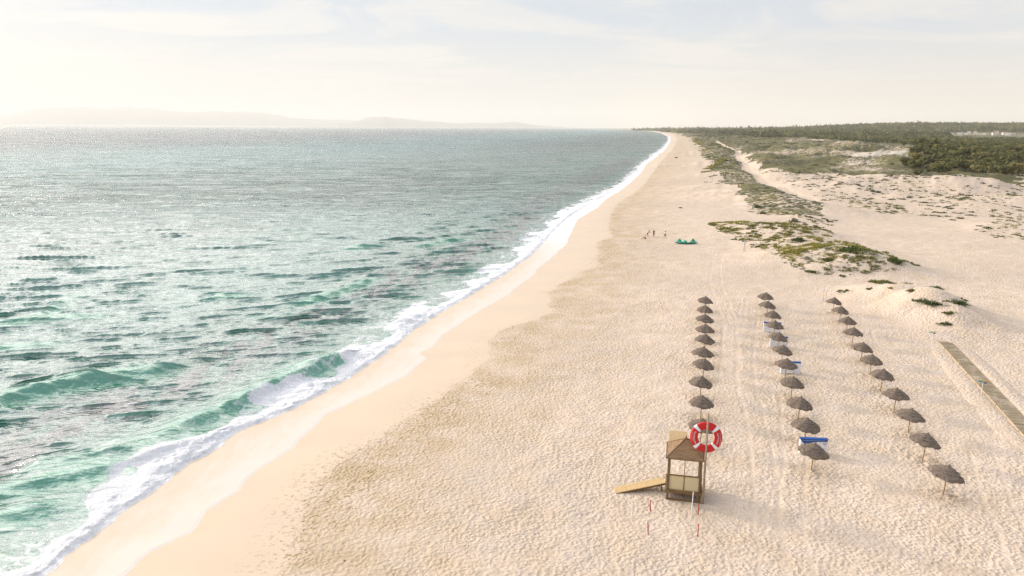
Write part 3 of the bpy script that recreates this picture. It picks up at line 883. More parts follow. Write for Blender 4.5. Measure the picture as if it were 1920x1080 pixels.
# sharpen crests
hot = np.maximum(0, zc - 0.06)
zc = zc * 0.9 + 1.3 * hot ** 1.3
lean = 0.8 * np.maximum(0, zc)
gdx += lean * math.cos(math.radians(-76)); gdy += lean * math.sin(math.radians(-76))
shore = smooth(0.0, 14.0, wsf)
zw = zc * (0.25 + 0.75 * shore)
gdx *= gust * shore; gdy *= gust * shore
crest = np.zeros(wx.shape, np.float32)
SWELLS = [  # pixel line of each swell crest, height, width, brightness
    ([(-60, 770), (0, 752), (60, 735), (120, 722), (180, 712), (280, 697), (340, 680), (420, 655)], 0.95, 1.25, [0.5, .8, 1, 1, 1, .8, .4, .0]),
    ([(20, 880), (73, 868), (195, 850), (300, 818), (367, 787), (432, 760), (500, 728), (570, 700), (620, 678), (652, 664)], 0.75, 1.1, [0, .5, .6, .5, .8, .9, .9, 1, 1, .6]),
    ([(-60, 940), (0, 922), (94, 895), (171, 880), (240, 858), (330, 830), (390, 810)], 0.55, 0.95, [.5, .9, .9, .9, .6, .8, .3]),
    ([(-60, 990), (0, 968), (73, 948), (140, 925)], 0.5, 0.9, [.5, .9, .9, .2]),
    ([(470, 700), (560, 690), (600, 686), (690, 655)], 0.3, 0.8, [.1, .7, .8, .2]),
    ([(520, 572), (580, 560), (640, 543), (690, 523), (740, 515)], 0.45, 1.1, [0, 1, .8, .9, 0]),
    ([(160, 535), (60, 595), (-40, 605)][::-1], 0.35, 1.0, [.5, 1, 0]),
    ([(60, 597), (140, 590), (230, 583)], 0.42, 0.9, [.3, 1, 0]),
    ([(430, 590), (520, 588), (640, 560)], 0.25, 0.8, [0, .5, 0]),
    ([(350, 560), (420, 552), (500, 545)], 0.32, 0.9, [0, 1, 0]),
    ([(700, 640), (760, 600), (800, 580)], 0.35, 0.8, [0, .8, .3]),
    ([(745, 470), (800, 455), (850, 447), (900, 440)], 0.42, 1.3, [0, .8, 1, 0]),
    ([(600, 470), (680, 460), (740, 452)], 0.38, 1.3, [0, .9, 0]),
    ([(-40, 655), (20, 645), (90, 640), (160, 620)], 0.35, 1.0, [.6, .8, .5, 0]),
]
for pts, hgt, wid, br in SWELLS:
    Q = gpl(pts, -0.6)
    bb = (wx > Q[:, 0].min() - 9) & (wx < Q[:, 0].max() + 9) & (wy > Q[:, 1].min() - 9) & (wy < Q[:, 1].max() + 9)
    sx, sy = wx[bb], wy[bb]
    wobx = (fbm(sx / 6, sy / 6, 3, 19) - .5) * 1.2
    best = np.full(sx.shape, 1e9); run = np.zeros(sx.shape); sd = np.zeros(sx.shape); acc = 0
    seglen = []
    for (x1, y1), (x2, y2) in zip(Q[:-1], Q[1:]):
        dx, dy = x2 - x1, y2 - y1; Ln = math.hypot(dx, dy)
        t = np.clip(((sx - x1) * dx + (sy - y1) * dy) / Ln ** 2, 0, 1)
        d = np.hypot(sx - x1 - t * dx, sy - y1 - t * dy)
        sgn = np.sign(dx * (sy - y1) - dy * (sx - x1))
        m = d < best
        best = np.where(m, d, best); sd = np.where(m, d * sgn, sd); run = np.where(m, acc + t, run)
        acc += 1
    w_ = np.interp(run, np.arange(len(br)), br)
    endd = np.where((run <= 0.001) | (run >= acc - 0.001), np.exp(-(best / 2.5) ** 2), 1.0)
    u_ = sd + wobx
    shape = np.where(u_ < 0, np.exp(-(u_ / (wid * 0.85)) ** 2), np.exp(-(u_ / (wid * 2.6)) ** 2))
    lump = 0.8 + 0.4 * vnoise(sx / 2.2, sy / 2.2, 29)
    hgt *= 1.25
    zw[bb] += (hgt * w_ * shape * lump * endd).astype(np.float32)
    face = np.clip(1.35 * np.exp(-((u_ + 0.6 * wid) / (wid * 1.3)) ** 2) * w_ * endd, 0, 1)
    crest[bb] = np.maximum(crest[bb], face.astype(np.float32))
crest = np.maximum(crest, smooth(0.17, 0.38, slp * gust) * smooth(-0.02, 0.09, zc) * 0.9)
# foam at the break
lum1 = fbm(wx / 1.1, wy / 1.1, 4, 51, 0.6); lum2 = fbm(wx / 5.0, wy / 5.0, 3, 53)
bw = (1.1 + 2.2 * smooth(0.3, 0.72, lum2)) * np.clip(wr / 60, 1.0, 1.3)
sfw = wsf + (fbm(wx / 1.6, wy / 1.6, 3, 57) - 0.5) * 1.3 * smooth(0, 1, np.abs(wsf) + .4)
ridge = smooth(-0.15, 0.55, sfw) * (1 - smooth(bw * 0.4, bw * 1.25, sfw))
foam = smooth(-0.35, 0.25, sfw) * (1 - smooth(bw * 0.8, bw * 1.9, sfw)) * 1.05
foam = np.maximum(foam, 0.42 * smooth(0, 1, sfw) * (1 - smooth(2.5, 9.5, sfw * np.clip(60 / wr, .6, 1) + 3 * (lum2 - .5))))
fz = (0.06 + 0.40 * lum1) * (0.35 + 0.9 * lum2)
blend = smooth(0.0, 1.2, wsf)
deepz = np.maximum(SEA + zw, sz + 0.06)
film = sz + np.clip(wss * 0.12, -0.35, 0.035)
zsea = film * (1 - blend) + deepz * blend + ridge * fz
rq = gpl([(-60, 930), (0, 880), (60, 832), (163, 778), (296, 735), (400, 682), (505, 634), (583, 600), (700, 545), (772, 512), (882, 478), (980, 425), (1002, 378), (1063, 356), (1157, 310), (1185, 296)], -1.0)
bb = wr < 900
rd = np.full(wx.shape, 1e3, np.float32)
rd[bb], _ = dist_polyline(wx[bb], wy[bb], rq)
reef = np.exp(-(rd / (3.2 + 0.016 * wr)) ** 2) * (0.6 + 0.8 * fbm(wx / 9, wy / 9, 2, 81))
farw = smooth(90, 420, wr)
far2 = smooth(350, 1300, wr)


def spreadw(a):
    f = np.zeros(x.shape, np.float32); f[wm] = a; return f


sea = submesh("sea_water", wm, spreadw(zsea), MAT_SEA,
              {'sf': spreadw(wsf), 'ss': spreadw(wss), 'crest': spreadw(np.clip(crest, 0, 1)), 'reef': spreadw(np.clip(reef, 0, 1)), 'foam': spreadw(foam), 'far': spreadw(farw), 'far2': spreadw(far2)}, spreadw(gdx), spreadw(gdy))
tag(sea, "green sea with small waves breaking in white foam along the sand", kind='structure')
del X_, Y_, R_


# ------------------------------------------------------------------ far hills across the bay
def hills(prof, dist, depth, name):
    """ridge seen across the water: profile given as (pixel u, metres of height)"""
    us = np.linspace(prof[0][0], prof[-1][0], 260)
    hs = np.interp(us, [p[0] for p in prof], [p[1] for p in prof])
    hs = hs * (1 + (fbm(us / 26, us * 0, 5, 5) - .5) * 0.22)
    rows = np.linspace(0, 1, 9)
    V = []
    for t in rows:
        prof_t = math.sin(math.pi * min(1, t * 0.98 + 0.01)) ** 0.8
        d = dist + depth * t
        for i, u in enumerate(us):
            xx = (u - 960) / F * (dist + depth / 2) * 1.0 / math.cos(PITCH) * math.cos(PITCH)
            V.append((xx * (d / (dist + depth / 2)), d + 300 * math.sin(i * 0.21 + t * 4), -6 + hs[i] * prof_t))
    n = len(us); Fq = []
    for a in range(len(rows) - 1):
        for i in range(n - 1):
            Fq.append((a * n + i, a * n + i + 1, (a + 1) * n + i + 1, (a + 1) * n + i))
    o = mesh_np(name, np.array(V), np.array(Fq), M_HILL, smooth_on=True)
    return o


px2m = 38500 / F
tag(hills([(-260, 60), (-60, 16 * px2m), (0, 18 * px2m), (40, 21 * px2m), (60, 27 * px2m), (90, 31 * px2m), (160, 33 * px2m), (250, 34 * px2m), (310, 32 * px2m), (340, 28 * px2m), (400, 28 * px2m),
           (450, 27 * px2m), (500, 24 * px2m), (550, 18 * px2m), (590, 14 * px2m), (650, 13 * px2m), (700, 11 * px2m), (800, 9 * px2m), (900, 8 * px2m), (960, 5 * px2m), (1060, 1 * px2m), (1120, 0)], 36500, 4000, "hills"),
    "long faint mountain ridge across the bay on the left horizon", kind='structure')
px2m = 32500 / F
tag(hills([(560, 0), (600, 5 * px2m), (660, 9 * px2m), (695, 18 * px2m), (725, 20 * px2m), (760, 16 * px2m), (800, 12 * px2m), (850, 9 * px2m), (930, 9 * px2m), (960, 11 * px2m), (1000, 6 * px2m), (1060, 2 * px2m), (1100, 0)], 31500, 2000, "hills"),
    "small faint hill on the horizon left of the far beach", kind='structure')


# ------------------------------------------------------------------ haze
def haze():
    mb = MB()
    x0, x1, y0, y1, z0, z1 = -48000, 30000, -300, 64000, -30, 1250
    mb.add([(x0, y0, z0), (x1, y0, z0), (x1, y1, z0), (x0, y1, z0), (x0, y0, z1), (x1, y0, z1), (x1, y1, z1), (x0, y1, z1)],
           [(0, 3, 2, 1), (4, 5, 6, 7), (0, 1, 5, 4), (1, 2, 6, 5), (2, 3, 7, 6), (3, 0, 4, 7)])
    m = bpy.data.materials.new("haze_air"); m.use_nodes = True
    nt = m.node_tree; nt.nodes.clear()
    o = nt.nodes.new('ShaderNodeOutputMaterial'); v = nt.nodes.new('ShaderNodeVolumePrincipled')
    v.inputs['Color'].default_value = (0.97, 0.95, 0.92, 1); v.inputs['Density'].default_value = 5.0e-5; v.inputs['Anisotropy'].default_value = 0.15
    nt.links.new(v.outputs[0], o.inputs['Volume'])
    return tag(mb.build("haze", m), "pale warm sea haze", kind='stuff')


haze()


# ------------------------------------------------------------------ dune grass and shrubs (numpy leaf clumps)
def clumps(cx, cy, cz, rad, hgt, nb, tint, wid=0.16, lean=0.5, flat=False):
    """triangular leaves fanned out of each clump"""
    n = len(cx)
    A = rng.random((n, nb)) * 2 * math.pi
    q = np.sqrt(rng.random((n, nb)))
    bx = cx[:, None] + np.cos(A) * q * rad[:, None] * 0.85
    by = cy[:, None] + np.sin(A) * q * rad[:, None] * 0.85
    dome = hgt[:, None] * (1 - 0.75 * q ** 2)
    bz = cz[:, None] + dome * rng.random((n, nb)) * 0.35 - 0.08
    tx = bx + np.cos(A) * rad[:, None] * lean * rng.random((n, nb)) + rng.normal(0, 0.1, (n, nb)) * rad[:, None] + 0.25 * rad[:, None]
    ty = by + np.sin(A) * rad[:, None] * lean * rng.random((n, nb)) + rng.normal(0, 0.1, (n, nb)) * rad[:, None]
    tz = cz[:, None] + dome * (0.55 + 0.55 * rng.random((n, nb)))
    B = rng.random((n, nb)) * 2 * math.pi
    w = wid * rad[:, None] * (0.6 + 0.8 * rng.random((n, nb)))
    p0 = np.stack([bx + np.cos(B) * w, by + np.sin(B) * w, bz], -1)
    p1 = np.stack([bx - np.cos(B) * w, by - np.sin(B) * w, bz], -1)
    p2 = np.stack([tx, ty, tz], -1)
    V = np.stack([p0, p1, p2], 2).reshape(-1, 3)
    Fq = np.arange(len(V)).reshape(-1, 3)
    T = np.repeat(np.clip(tint[:, None] + rng.normal(0, 0.13, (n, nb)), 0, 1).ravel(), 3)
    return V, Fq, T


def stuff(name, parts, mat, label):
    Vs, Fs, Ts, b = [], [], [], 0
    for V, Fq, T in parts:
        Vs.append(V); Fs.append(Fq + b); Ts.append(T); b += len(V)
    o = mesh_np(name, np.vstack(Vs), np.vstack(Fs), mat, {'tint': np.concatenate(Ts)})
    return tag(o, label, kind='stuff')


def sample_poly(poly, n):
    lo, hi = poly.min(0), poly.max(0)
    out = np.zeros((0, 2))
    while len(out) < n:
        p = lo + rng.random((n * 2, 2)) * (hi - lo)
        p = p[in_poly(p[:, 0], p[:, 1], poly)]
        out = np.vstack([out, p])
    return out[:n]


def field(poly, n, thr, rmin, rmax, hmul, nb, tint0, ymax=1e9, nscale=9, thin=0.0, seed=201):
    p = sample_poly(poly, n)
    p = np.stack(warped(p[:, 0], p[:, 1]), 1)
    f = fbm(p[:, 0] / nscale, p[:, 1] / (nscale * 0.7), 4, seed)
    pd, _ = dist_polyline(p[:, 0], p[:, 1], PATH_W)
    keep = (f > thr + 0.10 * rng.random(len(p)) - 0.05) & (pd > 3.0) & (p[:, 1] < ymax) & (bare_at(p[:, 0], p[:, 1]) < 0.25 + 0.6 * rng.random(len(p)))
    if thin: keep &= rng.random(len(p)) < np.exp(-np.maximum(0, p[:, 1] - thin) / thin)
    p = p[keep]; f = f[keep]
    r = rmin + (rmax - rmin) * rng.random(len(p)) ** 2.0
    r = r * (1 + np.maximum(0, p[:, 1] - 350) / 900)
    z = sand_z(p[:, 0], p[:, 1])
    tn = tint0 + (fbm(p[:, 0] / 14, p[:, 1] / 20, 3, 301) - 0.5) * 1.5 + rng.normal(0, 0.08, len(p))
    return clumps(p[:, 0], p[:, 1], z, r, r * hmul * (0.8 + 0.5 * rng.random(len(p))), nb, np.clip(tn, 0, 1))


isl, islet, fore, back, scat, rgt = (POLY[k][0] for k in ('island', 'islet', 'foredune', 'back', 'scatter', 'right'))
stuff("dune_grass", [field(isl, 2600, 0.43, 0.25, 0.95, 0.5, 40, 0.38, nscale=3.2), field(islet, 60, 0.38, 0.4, 0.9, 0.5, 40, 0.4, nscale=3)], M_GRASS,
      "grass tufts covering the long low dune behind the parasols")
stuff("dune_grass", [field(fore, 9500, 0.45, 0.4, 1.5, 0.5, 22, 0.36, nscale=6, thin=700), field(fore, 1800, 0.55, 0.5, 1.5, 0.7, 24, 0.0, nscale=5, thin=500, seed=77)], M_GRASS, "olive grass covering the dune ridge between beach and sandy path")
stuff("dune_grass", [field(scat, 4600, 0.50, 0.3, 1.15, 0.5, 26, 0.33, nscale=4.5), field(rgt, 130, 0.45, 0.3, 0.9, 0.5, 30, 0.45, nscale=4)], M_GRASS,
      "scattered tufts dotting the pale sand slope in front of the wood")
stuff("dune_scrub", [field(back, 16000, 0.44, 0.6, 1.9, 0.4, 14, 0.3, nscale=16, thin=1200),
                     field(back, 5000, 0.54, 0.8, 2.4, 0.6, 16, 0.02, nscale=24, seed=444)], M_GRASS, "low scrub spread over the rolling dunes behind the beach")
# long yellow grass banks at the left ends of the dunes
ban = []
for (u0, v0, u1, v1, n, r0, z0) in ((1335, 416, 1400, 411, 90, 0.7, 0.8), (1400, 411, 1480, 410, 90, 0.7, 1.4), (1316, 331, 1345, 326, 30, 1.3, .6), (1325, 316, 1360, 311, 40, 1.4, .6), (1312, 285, 1326, 280, 30, 1.8, .6),
                                    (1352, 350, 1372, 347, 22, .9, .6), (1480, 478, 1560, 476, 80, 0.55, 1.4), (1300, 262, 1320, 274, 60, 2.2, .6)):
    a_, b_ = np.array(gp(u0, v0, z0)), np.array(gp(u1, v1, z0))
    t = rng.random(n)[:, None]
    p = a_ + (b_ - a_) * t + rng.normal(0, 0.9 * r0, (n, 2))
    ban.append(clumps(p[:, 0], p[:, 1], sand_z(p[:, 0], p[:, 1]), np.full(n, r0), np.full(n, r0 * 0.7), 40, np.full(n, 0.82)))
stuff("marram_grass", ban, M_GRASS, "long yellow green marram grass on the left ends of the dunes")

# individual shrubs that stand out
SHRUBS = [(1590, 497, 2.0, 1.1, 0.15, "large dark green shrub at the near foot of the long dune"),
          (1553, 502, 1.0, 0.5, 0.4, "small olive shrub just left of the large dark shrub"),
          (1672, 490, 1.1, 0.6, 0.25, "round green shrub near the right end of the long dune"),
          (1500, 448, 1.3, 0.7, 0.1, "dark bushy shrub in the middle of the long dune"),
          (1640, 528, 0.9, 0.5, 0.55, "yellow green tussock on the left crest of the bare sand mound"),
          (1660, 527, 0.8, 0.4, 0.45, "wide low tussock just right of the left crest of the sand mound"),
          (1671, 532, 0.9, 0.35, 0.3, "dark tussock below the crest tussocks of the sand mound"),
          (1700, 530, 0.7, 0.25, 0.55, "flat tuft alone on top of the sand mound"),
          (1723, 542, 0.7, 0.3, 0.3, "small brown tuft left of the big mound shrubs"),
          (1752, 540, 1.1, 0.5, 0.1, "long dark shrub along the upper edge of the sand mound"),
          (1750, 556, 1.5, 0.6, 0.05, "widest dark green shrub on the sand mound"),
          (1768, 552, 0.7, 0.5, 0.12, "small dark shrub touching the right of the widest mound shrub"),
          (1790, 567, 1.0, 0.6, 0.15, "grey green shrub at the right end of the sand mound"),
          (1800, 562, 0.8, 0.5, 0.35, "pale grey shrub farthest right on the sand mound"),
          (1776, 577, 0.6, 0.3, 0.25, "low shrub below the right end of the sand mound"),
          (1705, 583, 0.5, 0.4, 0.5, "small upright tuft on the near slope of the sand mound"),
          (1770, 597, 0.45, 0.3, 0.6, "small pale tuft on bare sand above the boardwalk end"),
          (1779, 607, 0.6, 0.35, 0.45, "green tuft on bare sand nearest the boardwalk end"),
          (1587, 544, 0.6, 0.3, 0.2, "curved brown tuft alone left of the sand mound"),
          (1634, 540, 0.4, 0.25, 0.3, "pair of tiny tufts on the left slope of the sand mound"),
          (1668, 570, 0.35, 0.2, 0.6, "tiny yellow tuft low on the face of the sand mound"),
          (1800, 409, 1.1, 0.5, 0.5, "yellow green tussock alone on the flat sand right of centre"),
          (1787, 412, 0.8, 0.4, 0.35, "small tussock just left of the lone yellow green tussock"),
          (1430, 400, 0.9, 0.7, 0.1, "dark round shrub on the near edge of the ridge dune"),
          (1422, 388, 1.1, 0.9, 0.1, "dark spreading shrub above the round one on the ridge dune"),
          (1447, 390, 0.9, 0.7, 0.12, "dark shrub right of the pair on the ridge dune edge")]
for (u, v, r0, h0, tn, lab) in SHRUBS:
    cx, cy = gp(u, v, 0.3)
    for _ in range(6):
        cx, cy = gp(u, v, ground_at(cx, cy) + 0.1)
    cz = ground_at(cx, cy)
    r0 *= 1.3; h0 *= 1.5
    n = 18
    ax, ay = rng.normal(0, 0.55, n) * r0, rng.normal(0, 0.5, n) * r0
    V, Fq, T = clumps(ax, ay - 0.0, np.zeros(n) - 0.05, r0 * rng.uniform(0.22, 0.55, n), h0 * (0.4 + 0.7 * rng.random(n)) * np.exp(-(ax ** 2 + ay ** 2) / (r0 * 1.1) ** 2), 46, np.full(n, tn), wid=0.11)
    o = mesh_np("shrub" if tn < 0.3 else "grass_tussock", V, Fq, M_SHRUB if tn < 0.3 else M_GRASS, {'tint': T})
    o.location = (cx, cy, cz)
    tag(o, lab, "shrub" if tn < 0.3 else "grass tussock", "tufts and shrubs that stand out on the near dunes")


# ------------------------------------------------------------------ pine trees
def crown_mesh(name, seed, R, Ht, nf, base, fs):
    g = np.random.default_rng(seed)
    nl = 9
    lc = np.stack([g.normal(0, 0.42, nl) * R, g.normal(0, 0.42, nl) * R, base + (0.35 + 0.5 * g.random(nl)) * (Ht - base)], 1)
    lr = (0.32 + 0.25 * g.random(nl)) * R
    lt = g.random(nl)
    li = g.integers(0, nl, nf)
    d = g.normal(0, 1, (nf, 3)); d /= np.linalg.norm(d, axis=1)[:, None]
    rad = (0.72 + 0.36 * g.random(nf))[:, None]
    c = lc[li] + d * rad * lr[li][:, None] * np.array([1, 1, 0.72])
    u = np.cross(d, g.normal(0, 1, (nf, 3))); u /= np.linalg.norm(u, axis=1)[:, None]
    w = np.cross(d, u) + g.normal(0, .5, (nf, 3))
    s = fs * (0.6 + 0.8 * g.random(nf))[:, None]
    V = np.stack([c + u * s, c - u * s * 0.6 + w * s * 0.7, c - u * s * 0.5 - w * s * 0.7], 1).reshape(-1, 3)
    T = np.repeat(np.clip(0.15 + 0.5 * lt[li] + g.normal(0, 0.12, nf), 0, 1), 3)
    return V, np.arange(len(V)).reshape(-1, 3), T


def trunk_mb(R, Ht, base, seed):
    q = random.Random(seed)
    mb = MB()
    lx, ly = q.uniform(-.5, .5), q.uniform(-.5, .5)
    top = (lx, ly, Ht * 0.75)
    mb.tube([(0, 0, -0.6), (lx * .3, ly * .3, base * .6), (lx * .7, ly * .7, Ht * .5), top], [0.22, 0.18, 0.12, 0.05], 7)
    for i in range(5):
        a = q.uniform(0, 6.28); z0 = q.uniform(base * .8, Ht * .6)
        mb.tube([(lx * .5, ly * .5, z0), (math.cos(a) * R * .35, math.sin(a) * R * .35, z0 + .7), (math.cos(a) * R * .65, math.sin(a) * R * .65, z0 + 1.2)], [0.09, 0.06, 0.025], 5)
    return mb


protos = []
for i in range(6):
    R = (3.4, 2.8, 3.8, 3.0, 2.3, 3.3)[i]; Ht = (6.0, 5.4, 6.4, 6.6, 4.4, 5.6)[i]; base = Ht * (0.02, .0, .05, .08, .0, .0)[i]
    V, Fq, T = crown_mesh("crown", 100 + i, R, Ht, 950, base, 0.42)
    T = np.clip(T * (1.0, .8, 1.1, .9, .7, 1.5)[i] + (0, 0, 0, .05, 0, .15)[i], 0, 1)
    root = empty("pine_tree", (0, 0, 0))
    cr = mesh_np("crown", V, Fq, M_PINE, {'tint': T}); cr.parent = root
    trunk_mb(R, Ht, base, i).build("trunk", M_BARK, root, sm=True)
    protos.append(root)
kids = {p: children(p) for p in protos}
wood = gpl([(1690, 318), (1720, 324), (1760, 327), (1790, 322), (1830, 329), (1860, 334), (1925, 335), (2050, 338), (2050, 262), (1925, 262), (1800, 262), (1730, 264), (1700, 275), (1712, 292), (1735, 305), (1700, 312)], 1.0)
cand = sample_poly(wood, 9000)
cand = cand[np.argsort(np.hypot(cand[:, 0], cand[:, 1]))]
sel = []
grid = {}
for p in cand:
    dmin = 3.6 + 0.7 * random.random() + 0.0025 * p[1]
    kx, ky = int(p[0] // 6), int(p[1] // 6)
    ok = True
    for a in (-1, 0, 1):
        for b in (-1, 0, 1):
            for q in grid.get((kx + a, ky + b), ()):
                if (q[0] - p[0]) ** 2 + (q[1] - p[1]) ** 2 < dmin * dmin:
                    ok = False
    if ok and not (p[0] / p[1] > 0.575 and p[1] > 1650) and bare_at(p[None, 0], p[None, 1])[0] < 0.4:
        grid.setdefault((kx, ky), []).append(p); sel.append(p)
sel = np.array(sel)
seen = sel[sel[:, 0] / (sel[:, 1] * math.cos(PITCH)) < 985 / F]
seen_ids = set(map(tuple, seen[:290]))
used_proto = set()
labs = {'front': "rounded dark pine in the front row of the wood, beside the dune sand", 'mid': "dark green pine standing inside the wood behind the dunes"}
for j, p in enumerate(seen[:290]):
    i = random.randrange(6)
    pr = protos[i]
    if i in used_proto:
        o = copy_tree(pr, None, kids)
    else:
        o = pr; used_proto.add(i)
    o.location = (p[0], p[1], ground_at(p[0], p[1]) - 0.1)
    s = random.uniform(0.8, 1.25)
    o.scale = (s, s, s * random.uniform(0.85, 1.1))
    o.rotation_euler = (0, 0, random.uniform(0, 6.28))
    tag(o, labs['front'] if j < 26 else labs['mid'], "tree", "pines in front of the wood" if j < 26 else "pines inside the wood")
# single trees and dark bushes standing apart in the dunes
for (u, v, s, lab) in ((1700, 270, 1.0, "dark pine clump alone left of the wood, beside the far sandy clearing"), (1675, 262, 0.9, "low dark pine left of the far wood edge in the dunes"), (1712, 268, 1.1, "tall dark pine left of the sandy clearing"),
                       (1690, 267, 1.0, "broad dark pine between two others left of the wood"), (1740, 300, 0.8, "pine standing forward at the left corner of the wood"), (1722, 318, 0.7, "lowest pine spreading left from the wood onto the dune")):
    cx, cy = gp(u, v + 3, 4)
    o = copy_tree(protos[random.randrange(6)], None, kids)
    o.location = (cx, cy, ground_at(cx, cy) - 0.3)
    q = s * (1 + cy / 2200)
    o.scale = (q * 1.2, q * 1.2, q * 0.9)
    tag(o, lab, "tree", "pines standing apart")


def far_trees(P, R, Ht, nf, fs, tint):
    n = len(P)
    z = sand_z(P[:, 0], P[:, 1])
    d = rng.normal(0, 1, (n, nf, 3)); d /= np.linalg.norm(d, axis=2)[..., None]
    d[..., 2] = np.abs(d[..., 2]) * 1.0 - 0.25
    rr_ = R[:, None, None] * (0.6 + 0.5 * rng.random((n, nf, 1)))
    c = np.stack([P[:, 0], P[:, 1], z + Ht * 0.5], 1)[:, None, :] + d * rr_ * np.stack([np.ones(n), np.ones(n), Ht / R * 0.5], 1)[:, None, :]
    u = rng.normal(0, 1, (n, nf, 3)); w = rng.normal(0, 1, (n, nf, 3))
    s = fs * R[:, None, None]
    V = np.stack([c + u * s, c + w * s, c - (u + w) * s * 0.6], 2).reshape(-1, 3)
    T = np.repeat(np.clip(tint[:, None] + rng.normal(0, 0.1, (n, nf)), 0, 1).ravel(), 3)
    return V, np.arange(len(V)).reshape(-1, 3), T


rest = np.array([p for p in sel if tuple(p) not in seen_ids])
tn = np.clip(0.35 + (fbm(rest[:, 0] / 15, rest[:, 1] / 15, 2, 9) - .5) * 1.2, 0, 1)
parts = [far_trees(rest, rng.uniform(2.6, 4.4, len(rest)), rng.uniform(4.5, 7.5, len(rest)), 90, 0.16, tn)]
# woods further out: from the back of the dunes to the horizon
def band(poly, n, R0, R1, h0, h1, nf, fs, thr=0.0, ns=120):
    p = sample_poly(poly, n)
    f = fbm(p[:, 0] / ns, p[:, 1] / ns, 3, 555)
    p = p[(f > thr) & (bare_at(p[:, 0], p[:, 1]) < 0.35) & ~((p[:, 0] / p[:, 1] > 0.575) & (p[:, 1] > 1650) & (p[:, 1] < 3000))]
    t = np.clip(0.3 + (fbm(p[:, 0] / 50, p[:, 1] / 80, 2, 19) - .5) * 1.0 + rng.normal(0, .1, len(p)), 0, 1)
    return far_trees(p, rng.uniform(R0, R1, len(p)), rng.uniform(h0, h1, len(p)), nf, fs, t)


def wp(*a):
    return np.array(a, dtype=float)


parts.append(band(gpl([(1480, 257), (1560, 259), (1640, 262), (1700, 265), (1760, 266), (1925, 267), (2080, 269), (2080, 257), (1400, 250), (1420, 254)], 0), 4200, 3.5, 6.5, 6, 10, 30, 0.24, 0.36))
parts.append(band(wp((640, 1950), (2600, 1950), (3200, 2500), (760, 2500)), 4200, 7, 12, 9, 15, 18, 0.30, 0.42, 200))
parts.append(band(wp((560, 1250), (760, 1250), (1100, 1950), (720, 1950)), 1300, 4, 7, 6, 10, 18, 0.30, 0.42, 90))
parts.append(band(wp((760, 2500), (1300, 2500), (3800, 5200), (1000, 5200)), 6000, 11, 18, 9, 14, 12, 0.36, 0.3, 300))
parts.append(band(wp((1250, 3300), (3600, 3300), (4600, 4700), (1900, 4700)), 6500, 10, 16, 10, 17, 14, 0.34, 0.0, 300))
parts.append(band(wp((1150, 5200), (4500, 5200), (6000, 9500), (1500, 9500)), 3800, 22, 36, 5, 7, 10, 0.4, 0.2, 500))
0 and parts.append(band(wp((560, 9500), (5000, 9500), (3000, 16000), (300, 16000)), 1500, 45, 70, 7, 10, 8, 0.45, 0.0, 900))
stuff("pine_wood", parts, M_PINE, "dark pine wood stretching inland to the horizon")


# ------------------------------------------------------------------ village at the foot of the ridge
def house(name, loc, rz, w, d, h, roofmat, label, gable=True):
    r = empty(name, loc, rz, label, "house", "white village houses below the wooded ridge")
    MB().box((0, 0, h / 2 - 0.5), (w, d, h + 1)).build("wall", M_HOUSE, r)
    mb = MB()
    rh = w * 0.16 if gable else 0.5
    mb.add([(-w / 2 - .4, -d / 2 - .4, h), (w / 2 + .4, -d / 2 - .4, h), (w / 2 + .4, d / 2 + .4, h), (-w / 2 - .4, d / 2 + .4, h), (-w / 2 - .4, 0, h + rh), (w / 2 + .4, 0, h + rh)],
           [(0, 1, 5, 4), (2, 3, 4, 5), (0, 4, 3), (1, 2, 5), (0, 3, 2, 1)])
    mb.build("roof", roofmat, r)
    for sx in (-0.28, 0.28):
        MB().box((sx * w, -d / 2 - 0.03, h * 0.5), (1.5, 0.08, 1.4)).build("window", M_GLASSDK, r)
    MB().box((0, -d / 2 - 0.03, 1.05), (1.1, 0.08, 2.1)).build("door", M_GLASSDK, r)


VIL = [(1788, 250, 16, 9, 4.5, 1, "grey roofed hall farthest left of the distant village"), (1804, 253.6, 12, 8, 4, 0, "low house with a yellowish front left of the village"), (1832, 252.6, 9, 8, 5, 0, "small lone white house between hall and village centre"),
       (1842, 252.8, 8, 7, 8, 0, "tall narrow white house, left one of a close pair"), (1848, 252.6, 8, 7, 8.5, 0, "tall narrow white house, right one of a close pair"), (1858, 253.4, 12, 8, 4, 1, "low grey roofed house right of the tall pair"),
       (1863, 252.6, 12, 9, 6, 0, "white house with a tilted roof at the start of the long white row"), (1870, 254, 14, 8, 4, 0, "long low white house, second in the long white row"), (1878, 254.2, 13, 9, 4.5, 0, "white house, third in the long white row"), (1885, 254, 14, 9, 6, 0, "broad white house at the right end of the long white row"),
       (1894, 254.4, 9, 8, 5, 0, "small white house in the gap right of the long row"), (1899, 253, 11, 9, 8, 0, "tallest white house near the right end of the village"), (1908, 253.6, 15, 9, 4.5, 0, "wide white house farthest right of the village"), (1816, 252.4, 9, 7, 3.5, 1, "tiny pale shed left of the lone white house")]
for (u, v, w, d, h, rf, lab) in VIL:
    cx, cy = gp(u, v, 6)
    cx, cy = cx * (2620 / cy), 2620 + 90 * math.sin(u)
    house("village_house", (cx, cy, ground_at(cx, cy)), random.uniform(-.5, .5) - 0.4, w * 1.1, d * 1.2, h * 1.0 + 2.0, M_TILEGREY if rf else M_TILE, lab)


